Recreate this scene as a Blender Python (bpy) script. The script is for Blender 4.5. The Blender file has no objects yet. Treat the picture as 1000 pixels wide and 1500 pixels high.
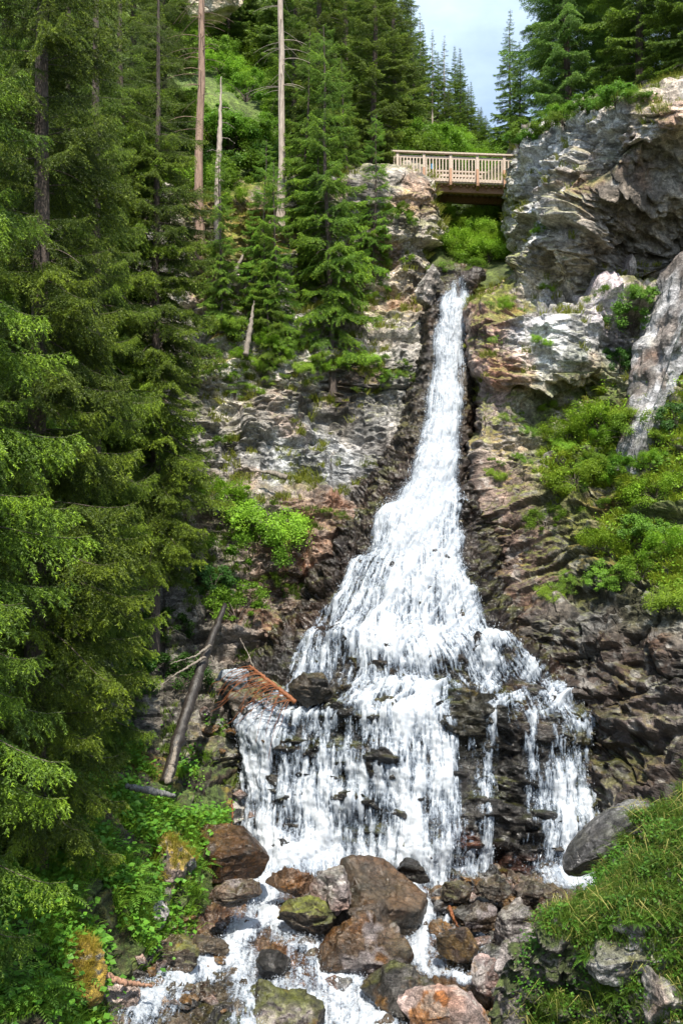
import bpy, bmesh, math, random
import numpy as np
from mathutils import Vector, Matrix, Euler
R = math.radians
scene = bpy.context.scene
COL = scene.collection
F = 1458.0                       # focal length in photo pixels (35 mm lens on a 36 mm tall frame)
f32 = np.float32

def at(px, py, Y):               # photo pixel + distance -> world point (camera at the origin, looking along +Y)
    return Vector(((px-500)/F*Y, Y, (750-py)/F*Y))

# ------------------------------------------------------------------ object helpers
def tag(o, label=None, cat=None, group=None, kind=None):
    if label: o['label'] = label
    if cat: o['category'] = cat
    if group: o['group'] = group
    if kind: o['kind'] = kind
    return o

def link(o, parent=None):
    COL.objects.link(o)
    if parent: o.parent = parent
    return o

def thing(name, label, cat, loc=(0, 0, 0), rot=(0, 0, 0), scale=(1, 1, 1), group=None):
    o = bpy.data.objects.new(name, None); o.empty_display_size = .2
    link(o); o.location = loc; o.rotation_euler = rot; o.scale = scale
    return tag(o, label, cat, group)

def mesh_np(name, V, Fc, mat=None, col=None, attrs=None, smooth=False):
    """V (n,3); Fc (m,3) or (m,4); col (n,3) vertex colour"""
    V = np.ascontiguousarray(V, f32); Fc = np.ascontiguousarray(Fc, np.int32)
    me = bpy.data.meshes.new(name)
    k = Fc.shape[1]
    me.vertices.add(len(V)); me.vertices.foreach_set('co', V.ravel())
    me.loops.add(Fc.size); me.loops.foreach_set('vertex_index', Fc.ravel())
    me.polygons.add(len(Fc))
    me.polygons.foreach_set('loop_start', np.arange(0, Fc.size, k, dtype=np.int32))
    if smooth: me.polygons.foreach_set('use_smooth', np.ones(len(Fc), bool))
    else: me.polygons.foreach_set('use_smooth', np.zeros(len(Fc), bool))
    me.update(calc_edges=True)
    if col is not None:
        a = me.attributes.new('col', 'FLOAT_COLOR', 'POINT')
        c = np.ones((len(V), 4), f32); c[:, :3] = col
        a.data.foreach_set('color', c.ravel())
    for kx, v in (attrs or {}).items():
        a = me.attributes.new(kx, 'FLOAT', 'POINT'); a.data.foreach_set('value', np.ascontiguousarray(v, f32))
    if mat: me.materials.append(mat)
    return me

def obj(name, me, parent=None, **kw):
    o = bpy.data.objects.new(name, me); link(o, parent)
    return tag(o, **kw) if kw else o

# ------------------------------------------------------------------ numpy noise
def _h(ix, iy, iz, s):
    h = (ix.astype(np.uint32)*np.uint32(374761393)) ^ (iy.astype(np.uint32)*np.uint32(668265263)) ^ (iz.astype(np.uint32)*np.uint32(2147483647 & 0x5bd1e995)) ^ np.uint32((s*2654435761) & 0xffffffff)
    h = (h ^ (h >> np.uint32(15)))*np.uint32(2246822519)
    h = (h ^ (h >> np.uint32(13)))*np.uint32(3266489917)
    h = h ^ (h >> np.uint32(16))
    return h
def _r(h): return (h & np.uint32(0xffffff)).astype(f32)/f32(16777216)

def vnoise(P, seed=0):
    P = np.asarray(P, f32); fl = np.floor(P); i = fl.astype(np.int64); t = P-fl; t = t*t*t*(t*(t*6-15)+10)
    out = 0
    for dx in (0, 1):
        wx = t[:, 0] if dx else 1-t[:, 0]
        for dy in (0, 1):
            wy = wx*(t[:, 1] if dy else 1-t[:, 1])
            for dz in (0, 1):
                w = wy*(t[:, 2] if dz else 1-t[:, 2])
                out = out+w*_r(_h(i[:, 0]+dx, i[:, 1]+dy, i[:, 2]+dz, seed))
    return out*2-1

def fbm(P, seed=0, o=4, lac=2.03, g=.5):
    P = np.asarray(P, f32); a = 1.; s = 0; n = 0
    for k in range(o):
        s = s+a*vnoise(P+f32(17.3*k), seed+k); n += a; a *= g; P = P*f32(lac)
    return s/n*1.6

def facets(P, seed=0, k=16., off=.7, tilt=.75):
    """fractured rock: 8 nearest cells, each a random plane, blended over narrow joints -> height, cell id, gap to the next cell"""
    P = np.asarray(P, f32); b = np.floor(P-.5); i = b.astype(np.int64)
    n = len(P); d1 = np.full(n, 9., f32); d2 = np.full(n, 9., f32); best = np.zeros(n, np.uint32); ws = np.zeros(n, f32); hs = np.zeros(n, f32)
    for dx in (0, 1):
        for dy in (0, 1):
            for dz in (0, 1):
                h = _h(i[:, 0]+dx, i[:, 1]+dy, i[:, 2]+dz, seed)
                c = np.stack([b[:, 0]+dx+.15+.7*_r(h), b[:, 1]+dy+.15+.7*_r(h*np.uint32(747796405)+np.uint32(7)), b[:, 2]+dz+.15+.7*_r(h*np.uint32(2891336453)+np.uint32(11))], 1)
                q = P-c; d = np.abs(q).max(1)*.8+np.sqrt((q*q).sum(1))*.2
                m = d < d1
                d2 = np.where(m, d1, np.minimum(d2, d))
                d1 = np.where(m, d, d1); best = np.where(m, h, best)
                hh = (_r(h*np.uint32(1664525)+np.uint32(3))*2-1)*off+q[:, 0]*(_r(h*np.uint32(22695477)+np.uint32(5))*2-1)*tilt+q[:, 1]*(_r(h*np.uint32(134775813)+np.uint32(9))*2-1)*tilt+q[:, 2]*(_r(h*np.uint32(69069)+np.uint32(1))*2-1)*tilt
                w = np.exp(-k*d); ws += w; hs += w*hh
    return hs/ws, _r(best*np.uint32(40503)+np.uint32(1)), d2-d1

def sstep(a, b, x):
    t = np.clip((x-a)/(b-a), 0, 1); return t*t*(3-2*t)
def mixc(c, d, w): return c*(1-w[:, None])+np.asarray(d, f32)*w[:, None]

def strata(P, n, thick, seed, warp=.5, edge=.3):
    n = np.asarray(n, f32); n = n/np.linalg.norm(n)
    t = (P@n)/thick+warp*fbm(P*f32(.35), seed+50, 3)
    i = np.floor(t); f = t-i; z = np.zeros_like(i).astype(np.int64)
    reg = np.floor(vnoise(P*f32(.22), seed+9)*2.2).astype(np.int64)
    a = _r(_h(i.astype(np.int64), reg, z, seed)); b = _r(_h(i.astype(np.int64)+1, reg, z, seed))
    return (a+(b-a)*sstep(1-edge, 1, f))*2-1, a, f

# ------------------------------------------------------------------ patches (surfaces through control points)
def catmull(C, counts):
    n = len(C); out = []
    for s in range(n-1):
        p0 = C[max(s-1, 0)]; p1 = C[s]; p2 = C[s+1]; p3 = C[min(s+2, n-1)]
        if s == 0: p0 = 2*p1-p2
        if s == n-2: p3 = 2*p2-p1
        ts = np.linspace(0, 1, counts[s], endpoint=False)
        if s == n-2: ts = np.append(ts, 1.)
        k = .38
        for t in ts:
            m1 = (p2-p0)*k; m2 = (p3-p1)*k; t2 = t*t; t3 = t2*t
            out.append((2*t3-3*t2+1)*p1+(t3-2*t2+t)*m1+(-2*t3+3*t2)*p2+(t3-t2)*m2)
    return np.array(out)

def patch(rows, step):
    """rows: list of rows of (px, py, Y).  -> world grid (nv, nu, 3), photo-parameter grid (nv, nu, 2)"""
    C = np.array(rows, float)
    W = np.empty_like(C); W[..., 0] = (C[..., 0]-500)/F*C[..., 2]; W[..., 1] = C[..., 2]; W[..., 2] = (750-C[..., 1])/F*C[..., 2]
    A = np.concatenate([W, C[..., :2]], -1)
    s = step
    dv = np.linalg.norm(np.diff(W, axis=0), axis=-1).mean(1); du = np.linalg.norm(np.diff(W, axis=1), axis=-1).mean(0)
    cv = [max(2, int(math.ceil(d/s))) for d in dv]; cu = [max(2, int(math.ceil(d/s))) for d in du]
    G = catmull(A, cv); G = catmull(G.transpose(1, 0, 2), cu).transpose(1, 0, 2)
    return G[..., :3].astype(f32), G[..., 3:].astype(f32)

def gnormals(G):
    a = np.gradient(G, axis=1); b = np.gradient(G, axis=0)
    n = np.cross(a, b); n /= np.linalg.norm(n, axis=-1, keepdims=True)+1e-9
    return n
def orient(n, G):                # towards the open gorge (camera side) or up
    v = -G/np.linalg.norm(G, axis=-1, keepdims=True); v = v+np.array([0, 0, .6], f32)
    s = np.sign((n*v).sum(-1).mean())
    return n*(s if s != 0 else 1)
def gfaces(nv, nu, flip=False):
    i = np.arange(nv*nu).reshape(nv, nu)
    q = np.stack([i[:-1, :-1], i[1:, :-1], i[1:, 1:], i[:-1, 1:]], -1).reshape(-1, 4)
    return q[:, ::-1] if flip else q

SURF = []                        # (P, normal, pxpy) of the ground and rock surfaces: for standing things on them
def proj(P):
    return np.stack([500+P[:, 0]/P[:, 1]*F, 750-P[:, 2]/P[:, 1]*F], 1)
def ground(px, py, names=None, tol=5):
    best = None
    for nm, P, N, Q in SURF:
        if names and nm not in names: continue
        d = np.hypot(Q[:, 0]-px, Q[:, 1]-py); m = np.where(d < tol)[0]
        if len(m) == 0: m = np.array([d.argmin()])
        k = m[P[m, 1].argmin()]
        if best is None or (d[k] < tol+.1) > (best[2] < tol+.1) or ((d[k] < tol+.1) == (best[2] < tol+.1) and (P[k, 1] < best[0][1] if d[k] < tol+.1 else d[k] < best[2])): best = (P[k], N[k], d[k])
    return Vector(best[0].tolist()), Vector(best[1].tolist())
def unit(v): return v/(np.linalg.norm(v, axis=-1, keepdims=True)+1e-9)
# ------------------------------------------------------------------ materials
def newmat(name):
    m = bpy.data.materials.new(name); m.use_nodes = True
    return m, m.node_tree.nodes, m.node_tree.links, m.node_tree.nodes['Principled BSDF']

def rock_material():
    m, N, L, b = newmat('weathered_rock')
    at_ = N.new('ShaderNodeAttribute'); at_.attribute_name = 'col'
    wet = N.new('ShaderNodeAttribute'); wet.attribute_name = 'wet'
    tc = N.new('ShaderNodeNewGeometry')
    n1 = N.new('ShaderNodeTexNoise'); n1.inputs['Scale'].default_value = 9; n1.inputs['Detail'].default_value = 8; n1.inputs['Roughness'].default_value = .7
    n2 = N.new('ShaderNodeTexNoise'); n2.inputs['Scale'].default_value = 34; n2.inputs['Detail'].default_value = 5; n2.inputs['Roughness'].default_value = .65
    L.new(tc.outputs['Position'], n1.inputs['Vector']); L.new(tc.outputs['Position'], n2.inputs['Vector'])
    r = N.new('ShaderNodeMapRange'); r.inputs[1].default_value = .3; r.inputs[2].default_value = .7; r.inputs[3].default_value = .45; r.inputs[4].default_value = 1.5
    L.new(n1.outputs['Fac'], r.inputs[0])
    mx = N.new('ShaderNodeVectorMath'); mx.operation = 'SCALE'
    L.new(at_.outputs['Color'], mx.inputs[0]); L.new(r.outputs[0], mx.inputs['Scale'])
    L.new(mx.outputs[0], b.inputs['Base Color'])
    rr = N.new('ShaderNodeMapRange'); rr.inputs[2].default_value = .75; rr.inputs[3].default_value = .88; rr.inputs[4].default_value = .17
    L.new(wet.outputs['Fac'], rr.inputs[0]); L.new(rr.outputs[0], b.inputs['Roughness'])
    bp = N.new('ShaderNodeBump'); bp.inputs['Strength'].default_value = .9; bp.inputs['Distance'].default_value = .05
    bp2 = N.new('ShaderNodeBump'); bp2.inputs['Strength'].default_value = .7; bp2.inputs['Distance'].default_value = .015
    L.new(n1.outputs['Fac'], bp.inputs['Height']); L.new(n2.outputs['Fac'], bp2.inputs['Height']); L.new(bp.outputs[0], bp2.inputs['Normal'])
    mp = N.new('ShaderNodeMapping'); mp.inputs['Scale'].default_value = (3.0, 3.0, 6.5); mp.inputs['Rotation'].default_value = (R(6), R(-5), 0); L.new(tc.outputs['Position'], mp.inputs[0])
    vo = N.new('ShaderNodeTexVoronoi'); vo.feature = 'F1'; vo.distance = 'CHEBYCHEV'; vo.inputs['Scale'].default_value = 1.; vo.inputs['Randomness'].default_value = 1
    wv = N.new('ShaderNodeVectorMath'); wv.operation = 'MULTIPLY_ADD'; wv.inputs[1].default_value = (.5, .5, .5); L.new(n1.outputs['Color'], wv.inputs[0]); L.new(mp.outputs[0], wv.inputs[2]); L.new(wv.outputs[0], vo.inputs['Vector'])
    bp3 = N.new('ShaderNodeBump'); bp3.inputs['Strength'].default_value = .75; bp3.inputs['Distance'].default_value = .05
    cs = N.new('ShaderNodeMath'); cs.operation = 'ADD'; sp = N.new('ShaderNodeSeparateColor'); L.new(vo.outputs['Color'], sp.inputs[0]); L.new(sp.outputs[0], cs.inputs[0]); L.new(vo.outputs['Distance'], cs.inputs[1])
    L.new(cs.outputs[0], bp3.inputs['Height']); L.new(bp2.outputs[0], bp3.inputs['Normal'])
    L.new(bp3.outputs[0], b.inputs['Normal'])
    # thin joints and small chips in the stone
    mq = N.new('ShaderNodeMapping'); mq.inputs['Scale'].default_value = (1.5, 1.5, 3.4); mq.inputs['Rotation'].default_value = (R(14), R(-18), R(30)); L.new(tc.outputs['Position'], mq.inputs[0])
    wq = N.new('ShaderNodeVectorMath'); wq.operation = 'MULTIPLY_ADD'; wq.inputs[1].default_value = (.9, .9, .9); L.new(n1.outputs['Color'], wq.inputs[0]); L.new(mq.outputs[0], wq.inputs[2])
    ve = N.new('ShaderNodeTexVoronoi'); ve.feature = 'DISTANCE_TO_EDGE'; ve.inputs['Scale'].default_value = 1; L.new(wq.outputs[0], ve.inputs['Vector'])
    je = N.new('ShaderNodeMapRange'); je.inputs[1].default_value = .0; je.inputs[2].default_value = .03; nm = N.new('ShaderNodeTexNoise'); nm.inputs['Scale'].default_value = 1.7; nm.inputs['Detail'].default_value = 2; L.new(tc.outputs['Position'], nm.inputs['Vector']); am = N.new('ShaderNodeMapRange'); am.inputs[1].default_value = .45; am.inputs[2].default_value = .6; am.inputs[3].default_value = .06; am.inputs[4].default_value = 0; L.new(nm.outputs['Fac'], am.inputs[0]); aj = N.new('ShaderNodeMath'); L.new(ve.outputs['Distance'], aj.inputs[0]); L.new(am.outputs[0], aj.inputs[1]); L.new(aj.outputs[0], je.inputs[0])
    bpj = N.new('ShaderNodeBump'); bpj.inputs['Strength'].default_value = .6; bpj.inputs['Distance'].default_value = .06; L.new(je.outputs[0], bpj.inputs['Height']); L.new(bp3.outputs[0], bpj.inputs['Normal']); L.new(bpj.outputs[0], b.inputs['Normal'])
    vc = N.new('ShaderNodeTexVoronoi'); vc.feature = 'F1'; vc.inputs['Scale'].default_value = 17; L.new(tc.outputs['Position'], vc.inputs['Vector']); sc_ = N.new('ShaderNodeSeparateColor'); L.new(vc.outputs['Color'], sc_.inputs[0])
    n3 = N.new('ShaderNodeTexNoise'); n3.inputs['Scale'].default_value = 55; n3.inputs['Detail'].default_value = 3; L.new(tc.outputs['Position'], n3.inputs['Vector'])
    c1 = N.new('ShaderNodeMapRange'); c1.inputs[3].default_value = .72; c1.inputs[4].default_value = 1.28; L.new(sc_.outputs[0], c1.inputs[0])
    c2 = N.new('ShaderNodeMapRange'); c2.inputs[1].default_value = .35; c2.inputs[2].default_value = .68; c2.inputs[3].default_value = .55; c2.inputs[4].default_value = 1.5; L.new(n3.outputs['Fac'], c2.inputs[0])
    c3 = N.new('ShaderNodeMath'); c3.operation = 'MULTIPLY'; L.new(c1.outputs[0], c3.inputs[0]); L.new(c2.outputs[0], c3.inputs[1])
    v2 = N.new('ShaderNodeMapRange'); v2.inputs[3].default_value = .72; v2.inputs[4].default_value = 1.3; L.new(sp.outputs[1], v2.inputs[0])
    m3 = N.new('ShaderNodeMath'); m3.operation = 'MULTIPLY'; L.new(r.outputs[0], m3.inputs[0]); L.new(v2.outputs[0], m3.inputs[1]); m4 = N.new('ShaderNodeMath'); m4.operation = 'MULTIPLY'; L.new(m3.outputs[0], m4.inputs[0]); L.new(c3.outputs[0], m4.inputs[1]); L.new(m4.outputs[0], mx.inputs['Scale'])
    return m

def leaf_material(name, rough=.5, trans=.35, jitter=.25, spec=.35):
    m, N, L, b = newmat(name)
    a = N.new('ShaderNodeAttribute'); a.attribute_name = 'col'
    oi = N.new('ShaderNodeObjectInfo')
    hs = N.new('ShaderNodeHueSaturation')
    v = N.new('ShaderNodeMapRange'); v.inputs[3].default_value = 1-jitter; v.inputs[4].default_value = 1+jitter
    h = N.new('ShaderNodeMapRange'); h.inputs[3].default_value = .488; h.inputs[4].default_value = .512
    L.new(oi.outputs['Random'], v.inputs[0]); L.new(oi.outputs['Random'], h.inputs[0])
    L.new(h.outputs[0], hs.inputs['Hue']); L.new(v.outputs[0], hs.inputs['Value']); L.new(a.outputs['Color'], hs.inputs['Color'])
    L.new(hs.outputs[0], b.inputs['Base Color']); b.inputs['Roughness'].default_value = rough; b.inputs['Specular IOR Level'].default_value = spec
    t = N.new('ShaderNodeBsdfTranslucent'); L.new(hs.outputs[0], t.inputs['Color'])
    mx = N.new('ShaderNodeMixShader'); mx.inputs[0].default_value = trans
    L.new(b.outputs[0], mx.inputs[1]); L.new(t.outputs[0], mx.inputs[2])
    L.new(mx.outputs[0], N['Material Output'].inputs['Surface'])
    return m

def wood_material(name, c1, c2, rough=.8, sx=30, sz=3):
    m, N, L, b = newmat(name)
    tc = N.new('ShaderNodeTexCoord'); mp = N.new('ShaderNodeMapping'); mp.inputs['Scale'].default_value = (sx, sx, sz)
    n = N.new('ShaderNodeTexNoise'); n.inputs['Scale'].default_value = 1; n.inputs['Detail'].default_value = 6; n.inputs['Roughness'].default_value = .65
    L.new(tc.outputs['Object'], mp.inputs[0]); L.new(mp.outputs[0], n.inputs['Vector'])
    cr = N.new('ShaderNodeValToRGB'); cr.color_ramp.elements[0].position = .32; cr.color_ramp.elements[1].position = .68
    cr.color_ramp.elements[0].color = (*c1, 1); cr.color_ramp.elements[1].color = (*c2, 1)
    L.new(n.outputs['Fac'], cr.inputs[0]); L.new(cr.outputs[0], b.inputs['Base Color']); b.inputs['Roughness'].default_value = rough
    bp = N.new('ShaderNodeBump'); bp.inputs['Strength'].default_value = .8; bp.inputs['Distance'].default_value = .02
    L.new(n.outputs['Fac'], bp.inputs['Height']); L.new(bp.outputs[0], b.inputs['Normal'])
    return m

def water_material(name):
    """white water: foam where the 'alpha' attribute and the flow streaks are high, clear film elsewhere; fs/fv run across and along the flow"""
    m, N, L, b = newmat(name)
    def attr(n):
        a = N.new('ShaderNodeAttribute'); a.attribute_name = n; return a.outputs['Fac']
    def mth(op, x, y):
        n = N.new('ShaderNodeMath'); n.operation = op
        for k, v in enumerate((x, y)):
            if isinstance(v, (int, float)): n.inputs[k].default_value = v
            else: L.new(v, n.inputs[k])
        return n.outputs[0]
    A, S, V = attr('alpha'), attr('fs'), attr('fv'); g = N.new('ShaderNodeNewGeometry')
    tot = None
    for sx, sv, w, det in ((9, .4, .55, 3), (38, .75, .9, 3), (125, 1.6, .7, 2)):
        cx = N.new('ShaderNodeCombineXYZ'); L.new(mth('MULTIPLY', S, sx), cx.inputs[0]); L.new(mth('MULTIPLY', V, sv), cx.inputs[1])
        n = N.new('ShaderNodeTexNoise'); n.inputs['Scale'].default_value = 1; n.inputs['Detail'].default_value = det; n.inputs['Roughness'].default_value = .6; n.inputs['Distortion'].default_value = .3; L.new(cx.outputs[0], n.inputs['Vector'])
        q = mth('MULTIPLY', mth('SUBTRACT', n.outputs['Fac'], .5), w); tot = q if tot is None else mth('ADD', tot, q)
    n = N.new('ShaderNodeTexNoise'); mpp = N.new('ShaderNodeMapping'); mpp.inputs['Scale'].default_value = (1, 1, .34); L.new(g.outputs['Position'], mpp.inputs[0]); n.inputs['Scale'].default_value = 17; n.inputs['Detail'].default_value = 5; n.inputs['Roughness'].default_value = .75; L.new(mpp.outputs[0], n.inputs['Vector'])
    tot = mth('ADD', tot, mth('MULTIPLY', mth('SUBTRACT', n.outputs['Fac'], .5), .9))
    fin = mth('ADD', A, mth('MULTIPLY', tot, 2.1))
    r = N.new('ShaderNodeMapRange'); r.inputs[1].default_value = -.02; r.inputs[2].default_value = .78; r.inputs[3].default_value = 0; r.inputs[4].default_value = .95; L.new(fin, r.inputs[0])
    cr = N.new('ShaderNodeValToRGB'); cr.color_ramp.elements[0].position = .1; cr.color_ramp.elements[0].color = (.30, .40, .55, 1); cr.color_ramp.elements[1].position = .95; cr.color_ramp.elements[1].color = (.67, .715, .78, 1)
    L.new(r.outputs[0], cr.inputs[0]); L.new(cr.outputs[0], b.inputs['Base Color']); b.inputs['Roughness'].default_value = .4; b.inputs['IOR'].default_value = 1.33
    gl = N.new('ShaderNodeBsdfTransparent'); gs = N.new('ShaderNodeBsdfGlossy'); gs.inputs['Roughness'].default_value = .12
    lw = N.new('ShaderNodeFresnel'); lw.inputs['IOR'].default_value = 1.33
    m0 = N.new('ShaderNodeMixShader'); L.new(mth('MULTIPLY', lw.outputs[0], .5), m0.inputs[0]); L.new(gl.outputs[0], m0.inputs[1]); L.new(gs.outputs[0], m0.inputs[2])
    tr = N.new('ShaderNodeBsdfTranslucent'); tr.inputs['Color'].default_value = (.75, .8, .88, 1)
    m2 = N.new('ShaderNodeMixShader'); m2.inputs[0].default_value = .35; L.new(b.outputs[0], m2.inputs[1]); L.new(tr.outputs[0], m2.inputs[2])
    mx = N.new('ShaderNodeMixShader'); L.new(r.outputs[0], mx.inputs[0]); L.new(m0.outputs[0], mx.inputs[1]); L.new(m2.outputs[0], mx.inputs[2])
    L.new(mx.outputs[0], N['Material Output'].inputs['Surface'])
    bp = N.new('ShaderNodeBump'); bp.inputs['Strength'].default_value = .5; bp.inputs['Distance'].default_value = .04
    L.new(tot, bp.inputs['Height']); L.new(bp.outputs[0], b.inputs['Normal']); L.new(bp.outputs[0], gs.inputs['Normal'])
    return m

def plain(name, c, rough=.6):
    m, N, L, b = newmat(name)
    g = N.new('ShaderNodeTexCoord'); n = N.new('ShaderNodeTexNoise'); n.inputs['Scale'].default_value = 14; n.inputs['Detail'].default_value = 4
    L.new(g.outputs['Object'], n.inputs['Vector'])
    r = N.new('ShaderNodeMapRange'); r.inputs[1].default_value = .3; r.inputs[2].default_value = .7; r.inputs[3].default_value = .75; r.inputs[4].default_value = 1.2
    L.new(n.outputs['Fac'], r.inputs[0])
    s = N.new('ShaderNodeVectorMath'); s.operation = 'SCALE'; s.inputs[0].default_value = c; L.new(r.outputs[0], s.inputs['Scale'])
    L.new(s.outputs[0], b.inputs['Base Color']); b.inputs['Roughness'].default_value = rough
    return m

ROCK = rock_material()
NEEDLE = leaf_material('spruce_needles', .5, .16, .2, .35)
LEAF = leaf_material('broad_leaves', .5, .4, .2, .3)
GRASS = leaf_material('grass_blades', .55, .4, .1, .25)
BARK = wood_material('spruce_bark', (.04, .03, .024), (.13, .10, .085), .9, 22, 5)
BARK_PALE = wood_material('pale_bark', (.22, .17, .14), (.5, .42, .36), .85, 26, 4)
BARK_RED = wood_material('reddish_bark', (.14, .085, .06), (.36, .24, .18), .85, 30, 4)
DEADWOOD = wood_material('grey_deadwood', (.09, .075, .06), (.28, .24, .2), .85, 40, 3)
LOGWOOD = wood_material('dark_wet_log', (.009, .007, .006), (.036, .028, .023), .45, 24, 2)
ORANGE = wood_material('rust_orange_twigs', (.10, .035, .012), (.27, .085, .022), .6, 40, 4)
PLANK = wood_material('weathered_pale_timber', (.36, .27, .2), (.62, .51, .43), .75, 25, 25)
BEAM = wood_material('brown_timber', (.16, .08, .045), (.34, .19, .11), .75, 25, 25)
WATER = water_material('white_water')
DROP = plain('water_spray', (.55, .60, .68), .3)
# ------------------------------------------------------------------ rock and ground surfaces
MOSS = (.12, .135, .016)
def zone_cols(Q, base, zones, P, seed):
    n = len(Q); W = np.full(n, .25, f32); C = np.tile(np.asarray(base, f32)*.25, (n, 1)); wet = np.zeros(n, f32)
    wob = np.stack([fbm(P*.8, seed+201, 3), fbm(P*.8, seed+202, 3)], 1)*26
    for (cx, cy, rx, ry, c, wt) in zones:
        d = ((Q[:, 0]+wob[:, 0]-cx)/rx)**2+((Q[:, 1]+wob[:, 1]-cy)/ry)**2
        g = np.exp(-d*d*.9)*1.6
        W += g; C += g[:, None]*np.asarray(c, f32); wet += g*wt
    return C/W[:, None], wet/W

def rock_colour(P, N, fid, gap, band, base, seed, contrast=1., moss=.5, lichen=.3, wet=None, mosscol=MOSS):
    c = base*1.25
    v = fbm(P*1.1, seed+21, 4)*.5+(fid-.5)*.7+(band-.5)*.45
    c = c*np.clip(1+contrast*v, .25, 2.2)[:, None]
    w = sstep(.25, .8, fbm(P*.7, seed+31, 4)); c = mixc(c, c*np.array([1.15, .72, .5], f32)+np.array([.02, .008, 0], f32), w*.5)                # iron-brown weathering
    w = sstep(.22, .42, fbm(P*np.array([4.2, 4.2, 3.4], f32), seed+41, 5)+.25*fbm(P*.6, seed+42, 2)+.1*N[:, 2])*lichen; c = mixc(c, (.5, .49, .46), w)  # pale lichen
    w = sstep(.12, .5, fbm(P*np.array([1.6, 1.6, .22], f32), seed+51, 3))*.65; c = c*(1-w*.6)[:, None]   # dark seepage streaks
    if wet is not None: c = c*(1-.3*np.clip(wet, 0, 1))[:, None]
    crack = 1-sstep(.0, .07, gap); c = c*(1-.15*crack)[:, None]  # grooves between blocks darkened: recess shade put into the rock colour
    g = sstep(.30, .75, N[:, 2]+.75*fbm(P*.9, seed+61, 4)+(moss-.5)*.9)*np.minimum(1, moss*1.8)
    mc = np.asarray(mosscol, f32)*(1+.5*fbm(P*5, seed+71, 3))[:, None]
    mc = mixc(mc, (.2, .12, .02), sstep(.2, .7, fbm(P*.9, seed+72, 3))*.7)
    c = c*(1-g[:, None])+mc*g[:, None]
    return np.clip(c, .004, .8), g

def rock_patch(name, rows, step, seed, base, zones, amp=(.5, .22, .08, .03), cell=(2.4, .9, .32), sn=(.1, .1, 1), st=.55, samp=.25,
               contrast=1., moss=.5, lichen=.3, wetall=0., flat=(1, 1, 1.7), label=None, keep=True, damp=None, mosscol=MOSS, green=None, gain=1., mossf=None, layered=None):
    G, Q = patch(rows, step)
    nv, nu = G.shape[:2]
    n0 = orient(gnormals(G), G).reshape(-1, 3).astype(f32)
    P = G.reshape(-1, 3); q = Q.reshape(-1, 2)
    fl = np.asarray(flat, f32)
    wp = P+.16*np.stack([fbm(P*.6, seed+1, 3), fbm(P*.6, seed+2, 3), fbm(P*.6, seed+3, 3)], 1)
    h1, id1, g1 = facets(wp*fl/cell[0], seed+4, 36.); h2, id2, g2 = facets(wp*fl/cell[1], seed+5, 26.); h3, id3, g3 = facets(wp*fl/cell[2], seed+6, 16., .5, 1.5); h4, id4, _ = facets(wp*fl/(cell[2]*.42), seed+17, 9., .5, 1.5)
    so, band, _ = strata(wp, sn, st, seed+7, .35, .22); so2, band2, _ = strata(wp, sn, st*.3, seed+8, .4, .5)
    dm = 1. if damp is None else damp(q)
    d = (amp[0]*h1+amp[1]*h2+amp[2]*1.35*h3+amp[2]*.5*h4+amp[3]*fbm(P*4, seed+11, 4)+samp*so+samp*.3*so2+.3*fbm(P*.35, seed+12, 3)*amp[0])*dm
    if layered is not None:
        lw = layered(q); s3, band3, _ = strata(wp, (-.30, -.1, 1), .24, seed+15, .5, .35); s4, band4, _ = strata(wp, (-.30, -.1, 1), .085, seed+16, .5, .6)
        d = d*(1-.5*lw)+lw*(.17*s3+.05*s4); band = band*(1-lw)+band3*lw; band2 = band2*(1-lw)+band4*lw
    d -= (.05*(1-sstep(0, .05, g2))+.16*(1-sstep(.0, .03, g1)))*dm
    P2 = (P+n0*d[:, None]).astype(f32)
    Nn = orient(gnormals(P2.reshape(nv, nu, 3)), G).reshape(-1, 3).astype(f32)
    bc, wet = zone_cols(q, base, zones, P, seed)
    wet = np.clip(wet+wetall+.25*fbm(P*.8, seed+13, 3), 0, 1)
    moss = moss if mossf is None else mossf(q)
    if callable(gain): bc = bc*gain(q)[:, None].astype(f32); gain = 1.
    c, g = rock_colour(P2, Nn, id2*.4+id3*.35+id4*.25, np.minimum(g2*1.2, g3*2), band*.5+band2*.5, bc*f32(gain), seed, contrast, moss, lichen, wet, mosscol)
    if green is not None:
        gw = green(q, P2)*(.55+.45*sstep(-.2, .4, Nn[:, 2])); c = mixc(c, (.075, .10, .018), gw); wet = wet*(1-gw)
    wet = wet*(1-g)
    a = np.cross(G[1, 0]-G[0, 0], G[0, 1]-G[0, 0]); flip = (a*n0[0]).sum() < 0
    o = obj(name, mesh_np(name, P2, gfaces(nv, nu, flip), ROCK, c, {'wet': wet}, False), kind='structure', label=label)
    SURF.append((name, P2, Nn, proj(P2)))
    return o, P2.reshape(nv, nu, 3), Nn.reshape(nv, nu, 3), Q

def rows_of(px, table):           # table: (py or [py..], [Y..]) rows sharing the same px columns
    out = []
    for py, Ys in table:
        pys = py if isinstance(py, (list, tuple)) else [py]*len(px)
        out.append([(x, y, Y) for x, y, Y in zip(px, pys, Ys)])
    return out

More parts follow.
